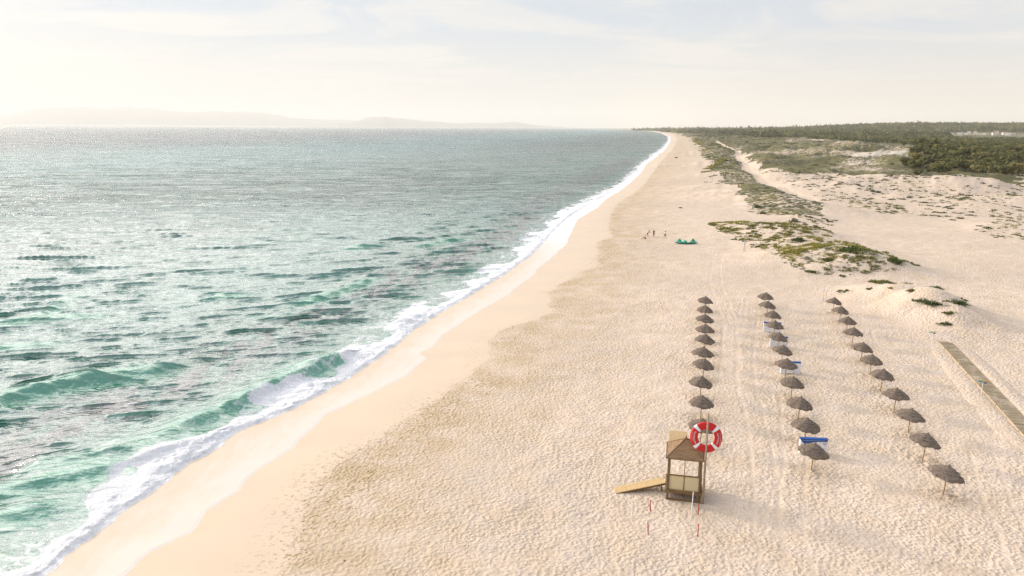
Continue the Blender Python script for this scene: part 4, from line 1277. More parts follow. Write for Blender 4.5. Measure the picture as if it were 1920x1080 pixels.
# ------------------------------------------------------------------ thatched parasols
def thatch_canopy(seed, R=1.22, z_rim=1.52, z_top=2.22, n=44):
    q = random.Random(seed)
    ph = [q.uniform(0, 6.28) for _ in range(4)]
    wob = lambda a: 1 + 0.03 * math.sin(2 * a + ph[0]) + 0.025 * math.sin(5 * a + ph[1]) + 0.02 * math.sin(9 * a + ph[2])
    sag = lambda a: 0.035 * math.sin(3 * a + ph[3]) + 0.03 * math.sin(7 * a + ph[1])
    # tiers of thatch, each lipping over the next one down
    prof = [(0.03, 1.0), (0.10, 0.95), (0.20, 0.86), (0.30, 0.775), (0.40, 0.69), (0.42, 0.665), (0.405, 0.645), (0.52, 0.55), (0.62, 0.46), (0.66, 0.425), (0.645, 0.40), (0.76, 0.30), (0.88, 0.17),
            (0.97, 0.035), (1.0, -0.03), (0.985, -0.10), (0.93, -0.07), (0.6, 0.20), (0.2, 0.6), (0.04, 0.8)]
    mb = MB(); vs = []
    for i, (f, g) in enumerate(prof):
        for j in range(n):
            a = 2 * math.pi * j / n
            rr2 = R * f * (wob(a) if f > .3 else 1) * (1 + (q.uniform(-.018, .018) if f > .35 else 0))
            edge = (q.uniform(-0.09, 0.02) if 13 <= i <= 15 else 0)
            z = z_rim + (z_top - z_rim) * g + sag(a) * f + edge
            vs.append((rr2 * math.cos(a), rr2 * math.sin(a), z))
    fs = []
    for i in range(len(prof) - 1):
        for j in range(n):
            k = (j + 1) % n
            fs.append((i * n + j, i * n + k, (i + 1) * n + k, (i + 1) * n + j))
    fs.append(tuple(range(n)))
    mb.add(vs, fs)
    return mb


def parasol_proto(seed):
    root = empty("beach_parasol", (0, 0, 0))
    pole = MB(); pole.tube([(0, 0, -0.4), (0.01, 0, 0.9), (0, 0, 2.12)], [0.05, 0.045, 0.035], 9)
    pole.build("pole", M_POLE, root, sm=True)
    can = thatch_canopy(seed).build("canopy", M_THATCH, root, sm=False)
    cap = MB(); cap.tube([(0, 0, 2.13), (0, 0, 2.20), (0, 0, 2.27), (0, 0, 2.30)], [0.13, 0.10, 0.06, 0.02], 12)
    cap.build("cap", M_DARKWOOD, can, sm=True)
    bd = MB()
    q = random.Random(seed + 5)
    for f, g in ((0.43, 0.667), (0.67, 0.425)):
        ring = []; m = 44
        R = 1.22
        for j in range(m + 1):
            a = 2 * math.pi * j / m
            ring.append((R * f * math.cos(a) * (1 + q.uniform(-.008, .012)), R * f * math.sin(a) * (1 + q.uniform(-.008, .012)), 1.52 + 0.70 * g + q.uniform(-.01, .01)))
        bd.tube(ring, [0.022] * (m + 1), 5, cap=False)
    bd.build("tier_band", M_THATCH_PALE, can)
    rb = MB()
    for j in range(8):
        a = 2 * math.pi * j / 8 + .2
        o = MB().tube([(0.03 * math.cos(a), 0.03 * math.sin(a), 2.02), (1.18 * math.cos(a), 1.18 * math.sin(a), 1.56)], [0.018, 0.014], 5).build("rib", M_POLE, root)
    return root


def can_xy(u, v, lean):
    """where a parasol whose top shows at u, v stands"""
    x0, y0 = gp(u, v, 2.27 + 0.0)
    return x0, y0


pp = [parasol_proto(s) for s in (3, 14, 27, 41)]
pk = {p: children(p) for p in pp}
for p in pp:
    for c in pk[p]:
        pk[c] = children(c)
ORD = ["nearest the camera", "second from the near end", "third from the near end", "fourth from the near end", "fifth from the near end", "sixth from the near end",
       "seventh from the near end", "eighth from the near end", "ninth from the near end", "tenth from the near end", "farthest"]
used = set()
for rn, pts, cnt in ROWS:
    for i, (u, v) in enumerate(pts):
        kq = random.randrange(4)
        pr = pp[kq]
        if kq in used:
            o = copy_tree(pr, None, pk)
        else:
            o = pr; used.add(kq)
        tilt = math.radians(random.uniform(3.0, 7.5))
        if (rn, i) in (("right row", 10), ("right row", 9)): tilt = math.radians(9)
        tdir = random.uniform(-0.5, 0.15)
        ex, ey = 2.27 * math.sin(tilt * 0.4) * math.cos(tdir), 2.27 * math.sin(tilt * 0.4) * math.sin(tdir)
        px_, py_ = gp(u, v, 2.24)
        px_ -= ex; py_ -= ey
        o.location = (px_, py_, ground_at(px_, py_))
        # whole thing leans a little; canopy leans more
        o.rotation_mode = 'QUATERNION'
        ax = Vector((-math.sin(tdir), math.cos(tdir), 0))
        from mathutils import Quaternion
        spin = random.uniform(0, 6.28)
        lean_q = Quaternion(ax, tilt * 0.4)
        o.rotation_quaternion = lean_q @ Quaternion((0, 0, 1), spin)
        for c in [c for c in bpy.data.objects if c.parent == o and c.name.startswith("canopy")]:
            la = Quaternion((0, 0, 1), -spin) @ ax
            c.rotation_mode = 'QUATERNION'
            rq_ = Quaternion(la, tilt)
            piv = Vector((0, 0, 2.1))
            c.rotation_quaternion = rq_
            c.location = piv - rq_ @ piv
        s = random.uniform(0.88, 0.97)
        o.scale = (s, s, 1.0)
        od = ORD[len(pts) - 1 - i]
        if i == 0: od = "farthest"
        extra = {("left row", len(pts) - 1): ", behind the red and white ring", ("middle row", len(pts) - 1): ", before the patterned cabinet"}.get((rn, i), "")
        tag(o, "thatched parasol, %s in the %s%s" % (od, rn, extra), "parasol", "thatched parasols in three rows on the beach")


# ------------------------------------------------------------------ white storage cabinets with blue tops
def cabinet(cx, cy, rz, w, h, label, swoosh=False, d=0.34):
    r = empty("storage_cabinet", (cx, cy, ground_at(cx, cy)), rz, label, "beach cabinet", "white cabinets with blue lids in the middle row")
    # front panel with an arched cut-out at the foot
    def panel(yy, t):
        mb = MB(); aw = w * 0.22; ah = 0.20
        pts = [(-w / 2, -0.1), (-aw, -0.1)] + [(-aw * math.cos(a), ah * math.sin(a)) for a in (math.pi * i / 10 for i in range(1, 10))] + [(aw, -0.1), (w / 2, -0.1), (w / 2, h), (-w / 2, h)]
        n = len(pts)
        vs = [(a, yy, b) for a, b in pts] + [(a, yy + t, b) for a, b in pts]
        fs = [tuple(range(n)), tuple(range(2 * n - 1, n - 1, -1))] + [(i, i + n, (i + 1) % n + n, (i + 1) % n) for i in range(n)]
        return mb.add(vs, fs)
    panel(-d / 2, 0.03).build("front_panel", M_WHITE, r)
    panel(d / 2 - 0.03, 0.03).build("back_panel", M_WHITE, r)
    for s in (-1, 1):
        MB().box((s * (w / 2 - 0.018), 0, h / 2 - 0.05), (0.03, d - 0.066, h - 0.104)).build("side_panel", M_WHITE, r)
    for xs in np.linspace(-w / 2 + .25, w / 2 - .25, 5):
        MB().box((xs, -d / 2 - 0.006, h * .55), (0.02, 0.012, h * .7)).build("batten", M_WHITE, r)
    MB().box((0, 0, h + 0.022), (w + 0.03, d + 0.04, 0.044)).build("lid", M_BLUE, r, bevel=0.01)
    MB().box((0, -d / 2 - 0.008, h - 0.04), (w - 0.04, 0.014, 0.07)).build("blue_band", M_BLUE, r)
    if swoosh:
        mb = MB()
        pts = [(-w / 2 + .05, h - .10), (w * 0.49, h - .10), (w * 0.47, h - .16), (w * .12, h - .18), (-w * .08, h - .24), (-w * .30, h - .42), (-w * .36, h - .36), (-w / 2 + .14, h - .22)]
        n = len(pts)
        yy = -d / 2 - 0.02
        mb.add([(a, yy, b) for a, b in pts] + [(a, yy + .01, b) for a, b in pts], [tuple(range(n)), tuple(range(2 * n - 1, n - 1, -1))] + [(i, i + n, (i + 1) % n + n, (i + 1) % n) for i in range(n)])
        mb.build("blue_pattern", M_BLUE, r)
        q = random.Random(4); mb = MB()
        for row, (xa, xb) in enumerate(((0.30, 0.46), (0.33, 0.44), (0.35, 0.42))):
            t = xa * w
            while t < xb * w:
                ww = q.uniform(.02, .05)
                mb.box((t, -d / 2 - .018, h - .27 - row * .075), (ww, .008, .028)); t += ww + .016
        mb.build("small_print", M_INK, r)


def at_top(u, v, h):
    return gp(u, v, h)


for (ul, ur, vt, h, lab, sw) in ((1502, 1554, 822, 1.25, "white cabinet with blue pattern and small print behind the nearest middle parasol", True),
                                 (1466, 1503, 678.5, 1.25, "white cabinet with blue lid showing right of the fifth middle parasol", False),
                                 (1445.5, 1479, 631, 1.2, "white cabinet mostly hidden below the seventh middle parasol, its lid out of sight", False),
                                 (1433, 1466, 604.5, 1.25, "white cabinet with blue lid farthest from the camera, on the left of its parasol", False)):
    a_, b_ = gp(ul, vt, h), gp(ur, vt + 2, h)
    cx, cy = (a_[0] + b_[0]) / 2, (a_[1] + b_[1]) / 2
    w = math.hypot(b_[0] - a_[0], b_[1] - a_[1])
    cabinet(cx, cy + 0.2, math.atan2(b_[1] - a_[1], b_[0] - a_[0]) * 0.9, w, h, lab, sw)


# ------------------------------------------------------------------ lifeguard hut
def hut():
    A_, B_ = gp(1249, 936.5), gp(1312, 940)
    wv = Vector((B_[0] - A_[0], B_[1] - A_[1], 0)); w = wv.length
    rz = math.radians(-13)
    dep = 2.25
    mid = Vector(((A_[0] + B_[0]) / 2, (A_[1] + B_[1]) / 2, 0))
    fwd = Vector((-math.sin(rz), math.cos(rz), 0))
    c = mid + fwd * dep / 2
    r = empty("lifeguard_hut", (c.x, c.y, ground_at(c.x, c.y)), rz, "small brown wooden lifeguard hut on posts with pyramid roof and reed panels", "beach hut")
    hw, hd, ev, fl = w / 2, dep / 2, 3.12, 0.72
    for sx in (-1, 1):
        for sy in (-1, 1):
            MB().box((sx * (hw - .07), sy * (hd - .07), ev / 2 - .15), (0.16, 0.16, ev + .3)).build("post", M_DARKWOOD, r, bevel=0.01)
    # skids and low beams on the sand
    for sy in (-1, 1):
        MB().box((0, sy * (hd + 0.07), 0.05), (w + .1, 0.10, 0.14)).build("ground_beam", M_DARKWOOD, r)
    mb = MB()
    for sy in (-1, 1):
        mb.box((0, sy * (hd + 0.06), fl - .09), (w + .24, 0.10, 0.20))
    for sx in (-1, 1):
        mb.box((sx * (hw + 0.06), 0, fl - .09), (0.10, dep + .0, 0.19))
    mb.build("floor_beam", M_DARKWOOD, r)
    mb = MB()
    for i in range(12):
        mb.box((-hw + (i + .5) * w / 12, 0, fl - .015), (w / 12 - .012, dep - .02, 0.03))
    mb.build("floor", M_ROOFWOOD, r)
    # eave beams
    mb = MB()
    for sy in (-1, 1):
        mb.box((0, sy * (hd - .02), ev - .07), (w + .1, 0.12, 0.16))
    for sx in (-1, 1):
        mb.box((sx * (hw - .02), 0, ev - .075), (0.12, dep - .18, 0.15))
    mb.build("eave_beam", M_DARKWOOD, r)
    # front: mid rail, mullion, two reed panels below, two open lights above
    rail = 1.80
    MB().box((0, -hd + .06, rail), (w - .3, 0.07, 0.08)).build("window_rail", M_DARKWOOD, r)
    MB().box((0, -hd + .05, (rail + ev) / 2 - .04), (0.05, 0.05, ev - rail - .25)).build("mullion", M_DARKWOOD, r)
    MB().box((0, -hd + .05, (rail + fl) / 2), (0.05, 0.06, rail - fl - .1)).build("mullion", M_DARKWOOD, r)
    for s in (-1, 1):
        MB().box((s * (w / 4 - .06), -hd + .07, (rail + fl) / 2 - .02), (w / 2 - .2, 0.02, rail - fl - .10)).build("reed_panel", M_REED, r)
    # inner frame of the lights
    mb = MB()
    for s in (-1, 1):
        mb.box((s * (hw - .17), -hd + .05, (rail + ev) / 2), (0.035, 0.05, ev - rail - .2))
    mb.build("window_frame", M_POLE, r)
    # right wall boarded low, left side open to the ramp
    mb = MB()
    for i in range(7):
        mb.box((hw + .03, -hd + .25 + i * .30, (rail + fl) / 2 - .3), (0.03, 0.27, rail - fl + .55))
    mb.build("side_boarding", M_DARKWOOD, r)
    # pyramid roof in overlapping boards
    roof = MB(); apex = 0.95; ov = 0.12; n = 9
    R0 = hw + ov; D0 = hd + ov
    for i in range(n):
        t0, t1 = i / n, (i + 1) / n
        z0 = ev + .02 + apex * t0 - 0.012; z1 = ev + .02 + apex * t1 + .012
        a0, d0, a1, d1 = R0 * (1 - t0) + .012, D0 * (1 - t0) + .012, R0 * (1 - t1) + .002, D0 * (1 - t1) + .002
        roof.add([(-a0, -d0, z0), (a0, -d0, z0), (a0, d0, z0), (-a0, d0, z0), (-a1, -d1, z1), (a1, -d1, z1), (a1, d1, z1), (-a1, d1, z1)],
                 [(0, 1, 5, 4), (1, 2, 6, 5), (2, 3, 7, 6), (3, 0, 4, 7), (0, 3, 2, 1), (4, 5, 6, 7)])
    rf = roof.build("roof", M_ROOFWOOD, r)
    mb = MB()
    for sx in (-1, 1):
        for sy in (-1, 1):
            mb.tube([(sx * R0, sy * D0, ev + .02), (sx * .03, sy * .03, ev + apex + .03)], [0.035, 0.035], 5)
    mb.build("hip_trim", M_DARKWOOD, rf)
    MB().tube([(0, 0, ev + apex - .1), (0, 0, ev + apex + .12), (0, 0, ev + apex + .22)], [0.07, 0.06, 0.02], 8).build("finial", M_DARKWOOD, rf)
    mb = MB()
    mb.box((0, -D0 - .02, ev), (2 * R0 + .04, .04, .13)); mb.box((0, D0 + .02, ev), (2 * R0 + .04, .04, .13))
    mb.box((R0 + .02, 0, ev), (.04, 2 * D0, .13)); mb.box((-R0 - .02, 0, ev), (.04, 2 * D0, .13))
    mb.build("fascia", M_ROOFWOOD, rf)
    # raised pale board shutter at the back, left half
    mb = MB(); tl = math.radians(26); L_ = 1.25; x0, x1 = -hw - .02, 0.12
    m_ = 11
    for i in range(m_):
        cx_ = x0 + (i + .5) * (x1 - x0) / m_
        rot = Matrix.Rotation(tl, 3, 'X')
        off = rot @ Vector((0, L_ / 2, 0))
        mb.box((cx_, hd + off.y + .16, ev - .1 + off.z), ((x1 - x0) / m_ - .012, L_, .03), rot)
    mb.build("raised_shutter", M_NEWWOOD, r)
    return r, A_, B_, rz


hut_o, hA, hB, hrz = hut()

# ramp up to the hut from the left
def ramp():
    a = gp(1152.5, 918.5, 0.02)
    bq = gp(1245.5, 899.5, 0.70)
    v = Vector((bq[0] - a[0], bq[1] - a[1], 0)); L_ = v.length; rz = math.atan2(v.y, v.x)
    r = empty("access_ramp", (a[0], a[1], ground_at(*a)), rz, "pale board ramp rising from the sand to the left side of the hut", "ramp")
    z1 = 0.68; sl = math.atan2(z1, L_); Ls = math.hypot(L_, z1); wd = 0.86; n = 30
    mb = MB(); rot = Matrix.Rotation(-sl, 3, 'Y')
    for i in range(n):
        p = rot @ Vector(((i + .5) * Ls / n, 0, 0.02))
        mb.box((p.x, random.uniform(-.01, .01), p.z), (Ls / n - .014, wd, .03), rot)
    mb.build("deck", M_NEWWOOD, r)
    for s in (-1, 1):
        p = rot @ Vector((Ls / 2, 0, -0.065))
        MB().box((p.x, s * (wd / 2 - .03), p.z), (Ls, .05, .13), rot).build("side_beam", M_DARKWOOD, r)
    for t in (.55, .92):
        for s in (-1, 1):
            MB().box((L_ * t, s * (wd / 2 - .09), z1 * t / 2 - .14), (.06, .05, z1 * t + .1)).build("leg", M_DARKWOOD, r)


ramp()


# ------------------------------------------------------------------ big lifebuoy sign on its pole
def ring_sign():
    bx, by = gp(1317.5, 943.5)
    g = ground_at(bx, by)
    pole = empty("sign_pole", (bx, by, g), 0, "tall grey wooden pole carrying the red and white ring, right of the hut", "pole")
    MB().tube([(0, 0, -0.5), (0.0, 0, 3), (0.0, 0, 6.55)], [0.085, 0.075, 0.055], 12).build("shaft", M_GREYPOLE, pole, sm=True)
    MB().tube([(0, 0, 5.72), (0, 0, 6.5)], [0.02, 0.02], 8)
    zc_ = 4.74
    rg = empty("lifebuoy_sign", (bx + .02, by + 0.27, g + zc_), 0.0, "giant red lifebuoy ring with four white bands hanging on the tall pole", "lifebuoy sign")
    rg.rotation_euler = (math.radians(-6), 0, math.radians(-10))
    Ro, Ri, th = 1.06, 0.54, 0.13
    Rm, hwid = (Ro + Ri) / 2, (Ro - Ri) / 2

    def arc(a0, a1, grow, mat, name, n=20):
        mb = MB(); m = 16; vs = []; fs = []
        for i in range(n + 1):
            a = a0 + (a1 - a0) * i / n
            for j in range(m):
                b = 2 * math.pi * j / m
                # flattened section: broad face with rounded edges
                cb, sb = math.cos(b), math.sin(b)
                rx = (abs(cb) ** 0.7) * (1 if cb > 0 else -1) * (hwid + grow)
                ry = (abs(sb) ** 0.7) * (1 if sb > 0 else -1) * (th + grow)
                vs.append(((Rm + rx) * math.cos(a), ry, (Rm + rx) * math.sin(a)))
        for i in range(n):
            for j in range(m):
                k = (j + 1) % m
                fs.append((i * m + j, i * m + k, (i + 1) * m + k, (i + 1) * m + j))
        fs.append(tuple(range(m))); fs.append(tuple(n * m + j for j in range(m - 1, -1, -1)))
        mb.add(vs, fs)
        return mb.build(name, mat, rg, sm=True)
    hb = math.radians(6.6)
    bands = [math.radians(q) for q in (45, 135, 225, 315)]
    for i, b in enumerate(bands):
        arc(b + hb, b + math.pi / 2 - hb, 0.0, M_RED, "ring_segment", 18)
        arc(b - hb, b + hb, 0.012, M_WHITE, "white_band", 8)
    # orange rim on the outer edge
    def lettering(c0, c1, rad, hgt, seed, name, mat):
        q = random.Random(seed); mb = MB()
        a = c0; st = 1 if c1 > c0 else -1
        while (a - c1) * st < 0:
            ww = q.uniform(0.045, 0.085) / rad
            am = a + st * ww / 2
            cx_, cz_ = rad * math.cos(am), rad * math.sin(am)
            rot = Matrix.Rotation(-am + math.pi / 2, 3, 'Y')
            kind = q.randrange(3)
            wd = ww * rad
            strokes = [((-wd * .38, 0), (wd * .22, hgt)), ((wd * .3, 0), (wd * .22, hgt))] if kind == 0 else [((0, 0), (wd * .25, hgt)), ((0, hgt * .4), (wd * .9, hgt * .18))] if kind == 1 else [((-wd * .3, 0), (wd * .22, hgt)), ((0.02 * wd, 0), (wd * .7, hgt * .18)), ((0.02 * wd, -hgt * .4), (wd * .7, hgt * .18))]
            for (ox, oz), (sx, sz) in strokes:
                p = rot @ Vector((ox, 0, oz))
                mb.box((cx_ + p.x, -th - 0.012, cz_ + p.z), (sx, .012, sz), rot)
            a += st * (ww + 0.022 / rad)
        mb.build(name, mat, rg)
    lettering(math.radians(151), math.radians(209), 0.80, 0.10, 1, "lettering", M_WHITE)
    lettering(math.radians(158), math.radians(196), 0.94, 0.06, 2, "lettering", M_PINKWHITE)
    lettering(math.radians(28), math.radians(-29), 0.79, 0.10, 3, "lettering", M_WHITE)
    lettering(math.radians(24), math.radians(-25), 0.94, 0.05, 4, "lettering", M_PINKWHITE)
    # bracket that ties the ring to the pole
    mb = MB()
    for zz in (0.82, -0.82):
        mb.box((0, -0.17, zz), (0.10, 0.10, 0.06))
    mb.build("bracket", M_GREYPOLE, rg)


ring_sign()


# ------------------------------------------------------------------ stakes, posts, signs
def stake(u, v, h, mat, name, label, cat, group=None, r0=0.034, lean=(0, 0), tip=None):
    bx, by = gp(u, v)
    e = empty(name, (bx, by, ground_at(bx, by)), 0, label, cat, group)
    MB().tube([(0, 0, -0.3), (lean[0] * .5, lean[1] * .5, h * .5), (lean[0], lean[1], h)], [r0, r0, r0 * .9], 8).build("shaft", mat, e, sm=True)
    MB().tube([(lean[0], lean[1], h - .002), (lean[0], lean[1], h + .03)], [r0 * 1.35, r0 * 1.1], 8).build("cap", tip or mat, e, sm=True)
    return e


G = "red stakes marking a square in front of the hut"
stake(1219.5, 956, 0.80, M_STAKE, "marker_stake", "red stake nearer the hut, left side of the marked square", "stake", G, lean=(-.03, .0))
stake(1215.5, 1001, 0.80, M_STAKE, "marker_stake", "red stake farther from the hut, left side of the marked square", "stake", G, lean=(-.06, 0))
stake(1309, 963, 0.72, M_STAKE, "marker_stake", "brighter red stake close to the foot of the tall pole", "stake", G, lean=(.0, 0))
stake(1308, 1006, 0.82, M_STAKE, "marker_stake", "red stake nearest the camera, right side of the marked square", "stake", G, lean=(.02, 0))
stake(1294.5, 984, 2.3, M_WHITE, "white_post", "thin white post standing in the sand in front of the hut", "post", None, 0.03, lean=(.06, .0))

# notice board on orange legs behind the parasols
def board(u, v, label):
    bx, by = gp(u, v)
    e = empty("notice_board", (bx, by, ground_at(bx, by)), 0.3, label, "sign")
    for s in (-1, 1):
        MB().tube([(s * .13, 0, -.3), (s * .10, 0, 2.2)], [.035, .035], 7).build("leg", M_ORPOST, e)
    MB().tube([(0, 0, .6), (.25, -.5, -.1)], [.03, .03], 6).build("strut", M_ORPOST, e)
    MB().box((0, -.04, 1.75), (.42, .03, .95)).build("panel", M_WHITE, e, bevel=.005)
    MB().box((.05, -.06, 1.8), (.10, .01, .8)).build("printed_strip", M_INK, e)


board(1395, 475, "narrow white notice board on orange legs left of the long dune")


def twin_post(u, v):
    bx, by = gp(u, v)
    e = empty("twin_post_marker", (bx, by, ground_at(bx, by)), 0, "pale reddish twin posts with small white plates left of the farthest right row parasol", "marker")
    for k_, (dx, h) in enumerate(((-.18, 1.7), (.22, 1.6))):
        MB().tube([(dx, 0, -.3), (dx, 0, h)], [.035, .03], 7).build("post", M_PALEPINK, e)
        MB().box((dx, -.04, h + .05), (.20, .03, .30), Matrix.Rotation(.2, 3, 'Y')).build("plate", M_WHITE, e)


twin_post(1545.5, 567)


def arrow_post(u, v, h, label):
    bx, by = gp(u, v)
    e = empty("arrow_signpost", (bx, by, ground_at(bx, by)), 0, label, "signpost")
    MB().tube([(0, 0, -.3), (0, 0, h)], [.03, .026], 8).build("post", M_WHITE, e)

    def arrow(z, s, L_, mat):
        pts = [(0.02 * s, -.06), (L_ * .7 * s, -.06), (L_ * s, 0.0), (L_ * .7 * s, .06), (0.02 * s, .06)]
        n = len(pts)
        MB().add([(a, -.035, z + b) for a, b in pts] + [(a, -.012, z + b) for a, b in pts], [tuple(range(n)), tuple(range(2 * n - 1, n - 1, -1))] + [(i, i + n, (i + 1) % n + n, (i + 1) % n) for i in range(n)]).build("arrow", mat, e)
    arrow(h - .06, -1, .58, M_TEAL); arrow(h - .04, 1, .55, M_YELLOW); arrow(h - .19, 1, .38, M_BLUE)


arrow_post(1839.5, 742, 1.5, "thin white post with teal, yellow and blue arrows halfway along the boardwalk")
arrow_post(1746.5, 644, 1.4, "thin white post with teal and yellow arrows at the far end of the boardwalk")
stake(1336, 309, 3.0, M_DRIFT, "wooden_post", "dark weathered post at the foot of the far dune grass", "post", None, 0.16, tip=M_DRIFT)


# ------------------------------------------------------------------ boardwalk
def boardwalk():
    A0, A1 = np.array(gp(1748, 625, .25)), np.array(gp(1925, 818, .25))
    B0 = np.array(gp(1778, 630, .25)); B1 = np.array(gp(1925, 765, .25))
    d = A1 - A0; Ln = np.linalg.norm(d); d /= Ln
    nrm = np.array([d[1], -d[0]])
    if nrm @ (B0 - A0) < 0: nrm = -nrm
    w = 1.42
    ext = 16
    rz = math.atan2(d[1], d[0])
    e = empty("boardwalk", (A0[0], A0[1], 0), rz, "sandy wooden boardwalk running from the mound to the right edge", "boardwalk")
    sgn = 1 if (Matrix.Rotation(-rz, 3, 'Z') @ Vector((nrm[0], nrm[1], 0))).y > 0 else -1
    q = random.Random(9)
    mb1, mb2 = MB(), MB()
    t = 0.0; ci = 0
    while t < Ln + ext:
        pw_ = 0.17
        mb1.box((t + pw_ / 2, sgn * (w / 2 + q.uniform(-.03, .03)), .13 + q.uniform(-.006, .006)), (pw_ - .02, w, .035), Matrix.Rotation(q.uniform(-.008, .008), 3, 'X'))
        t += pw_
    mb1.build("deck", M_DECK, e)
    for s, zz, hh in ((-.045, .085, .135), (w + .045, .07, .12)):
        MB().box(((Ln + ext) / 2, sgn * s, zz), (Ln + ext, .08, hh)).build("edge_board", M_DECKEDGE, e)
    mb = MB()
    t = .4
    while t < Ln + ext:
        mb.tube([(t, sgn * -.14, -.2), (t, sgn * -.14, .20)], [.035, .03], 6); t += 3.1
    mb.build("edge_posts", M_DECKEDGE, e)
    # blown sand heaped over the boards here and there and along the right side
    return A0, d, nrm, Ln + ext, w, rz


bA, bd, bn, bL, bw_, brz = boardwalk()


def drift(cx, cy, a, b, h, rz, label):
    n, m = 20, 7; vs, fs = [(0, 0, h)], []
    for j in range(1, m + 1):
        for i in range(n):
            t = 2 * math.pi * i / n; r = j / m
            r2 = r * (1 + .12 * math.sin(3 * t + cx) + .08 * math.sin(5 * t + cy))
            vs.append((a * r2 * math.cos(t), b * r2 * math.sin(t), h * (1 - r * r) ** 1.5 - (.06 if j == m else 0)))
    fs += [(0, 1 + i, 1 + (i + 1) % n) for i in range(n)]
    for j in range(m - 1):
        for i in range(n):
            k = (i + 1) % n; fs.append((1 + j * n + i, 1 + (j + 1) * n + i, 1 + (j + 1) * n + k, 1 + j * n + k))
    o = MB().add(vs, fs).build("sand_drift", MAT_SAND, None, sm=True)
    o.location = (cx, cy, 0.0); o.rotation_euler = (0, 0, rz)
    return tag(o, label, kind='structure')


p_ = bA + bd * 0.6 + bn * .9
drift(p_[0], p_[1], 1.0, 1.0, .24, brz, "pale sand blown over the far end of the boardwalk")
p_ = bA + bd * (bL * .5) + bn * (bw_ + .80)
drift(p_[0], p_[1], bL * .56, 1.25, .20, brz, "smooth sand bank along the right side of the boardwalk")
p_ = bA + bd * (bL * .5) - bn * .9
drift(p_[0], p_[1], bL * .56, 1.1, .12, brz, "low sand bank along the left side of the boardwalk")


# ------------------------------------------------------------------ kite lying on the beach
def kite():
    bx, by = gp(1287, 458)
    e = empty("power_kite", (bx, by, ground_at(bx, by)), 0, "green inflatable kite lying crumpled on the sand right of the people", "kite")
    # leading edge: a long bowed tube lying on the sand, horns bent up and back
    n = 40; le = []
    for i in range(n + 1):
        t = -1 + 2 * i / n
        le.append(Vector((2.45 * t, -0.35 + 0.55 * t * t, 0.16 + 0.10 * abs(math.sin(t * 5.0)) + 0.25 * max(0, abs(t) - .8))))
    rad = [0.05 + 0.12 * (1 - abs(-1 + 2 * i / n) ** 3) for i in range(n + 1)]
    MB().tube(le, rad, 10).build("leading_edge", M_KITEDK, e, sm=True)
    # canopy billows between the struts in three humps
    m = 9; vs, fs = [], []
    hump = lambda t: 0.10 + 0.92 * math.exp(-((t + .62) / .16) ** 2) + 0.68 * math.exp(-((t + .10) / .13) ** 2) + 0.95 * math.exp(-((t - .60) / .17) ** 2)
    for i in range(n + 1):
        t = -1 + 2 * i / n
        for j in range(m):
            s = j / (m - 1)
            z = le[i].z + hump(t) * math.sin(math.pi * min(1, s * .85 + .08)) ** .9 - .1 * s
            vs.append((le[i].x + .10 * math.sin(7 * s + 5 * t), le[i].y + 1.25 * s * (1 - .35 * t * t), max(.02, z)))
    for i in range(n):
        for j in range(m - 1):
            fs.append((i * m + j, (i + 1) * m + j, (i + 1) * m + j + 1, i * m + j + 1))
    MB().add(vs, fs).build("canopy", M_KITE, e, sm=True)
    for t in (-.62, -.10, .60):
        i = int((t + 1) / 2 * n)
        a = le[i]
        MB().tube([a, a + Vector((.05, .45, hump(t) * .95)), a + Vector((.1, 1.1, .10))], [.07, .06, .04], 8).build("strut", M_WHITE if t == -.10 else M_KITE, e, sm=True)
    MB().tube([(-2.2, .2, .03), (-2.5, -.8, .02), (-1.2, -1.2, .02)], [.015] * 3, 5).build("line", M_WHITE, e)


kite()

for (u, v, L_, lab) in ((1276, 390, 1.2, "dark driftwood lying alone on the beach beyond the people"), (1268, 296, 3.0, "dark driftwood far down the beach near the wheel tracks"),
                        (654, 938, .12, "small dark pebble on the berm edge, left of a second pebble"), (646, 1048, .14, "small dark pebble on the sand near the bottom edge")):
    bx, by = gp(u, v)
    mb = MB(); mb.tube([(-L_ / 2, 0, .05 * L_), (0, .06 * L_, .14 * L_), (L_ / 2, -.05 * L_, .05 * L_)], [.09 * L_, .16 * L_, .06 * L_], 7)
    o = mb.build("driftwood" if L_ > .5 else "pebble", M_DRIFT, None, sm=True)
    o.location = (bx, by, ground_at(bx, by)); tag(o, lab, "driftwood" if L_ > .5 else "pebble")


# ------------------------------------------------------------------ people
def skin_mesh(name, joints, edges, mat, parent, sub=2):
    me = bpy.data.meshes.new(name)
    me.from_pydata([j[0] for j in joints], edges, [])
    o = bpy.data.objects.new(name, me); COL.objects.link(o)
    sm_ = o.modifiers.new("skin", 'SKIN')
    if not me.skin_vertices:
        me.skin_vertices.new()
    for i, j in enumerate(joints):
        me.skin_vertices[0].data[i].radius = (j[1], j[1] * (j[2] if len(j) > 2 else 1.0))
        me.skin_vertices[0].data[i].use_root = (i == 0)
    sm_.use_smooth_shade = True
    sb = o.modifiers.new("sub", 'SUBSURF'); sb.levels = sub; sb.render_levels = sub
    me.materials.append(mat)
    if parent: o.parent = parent
    return o


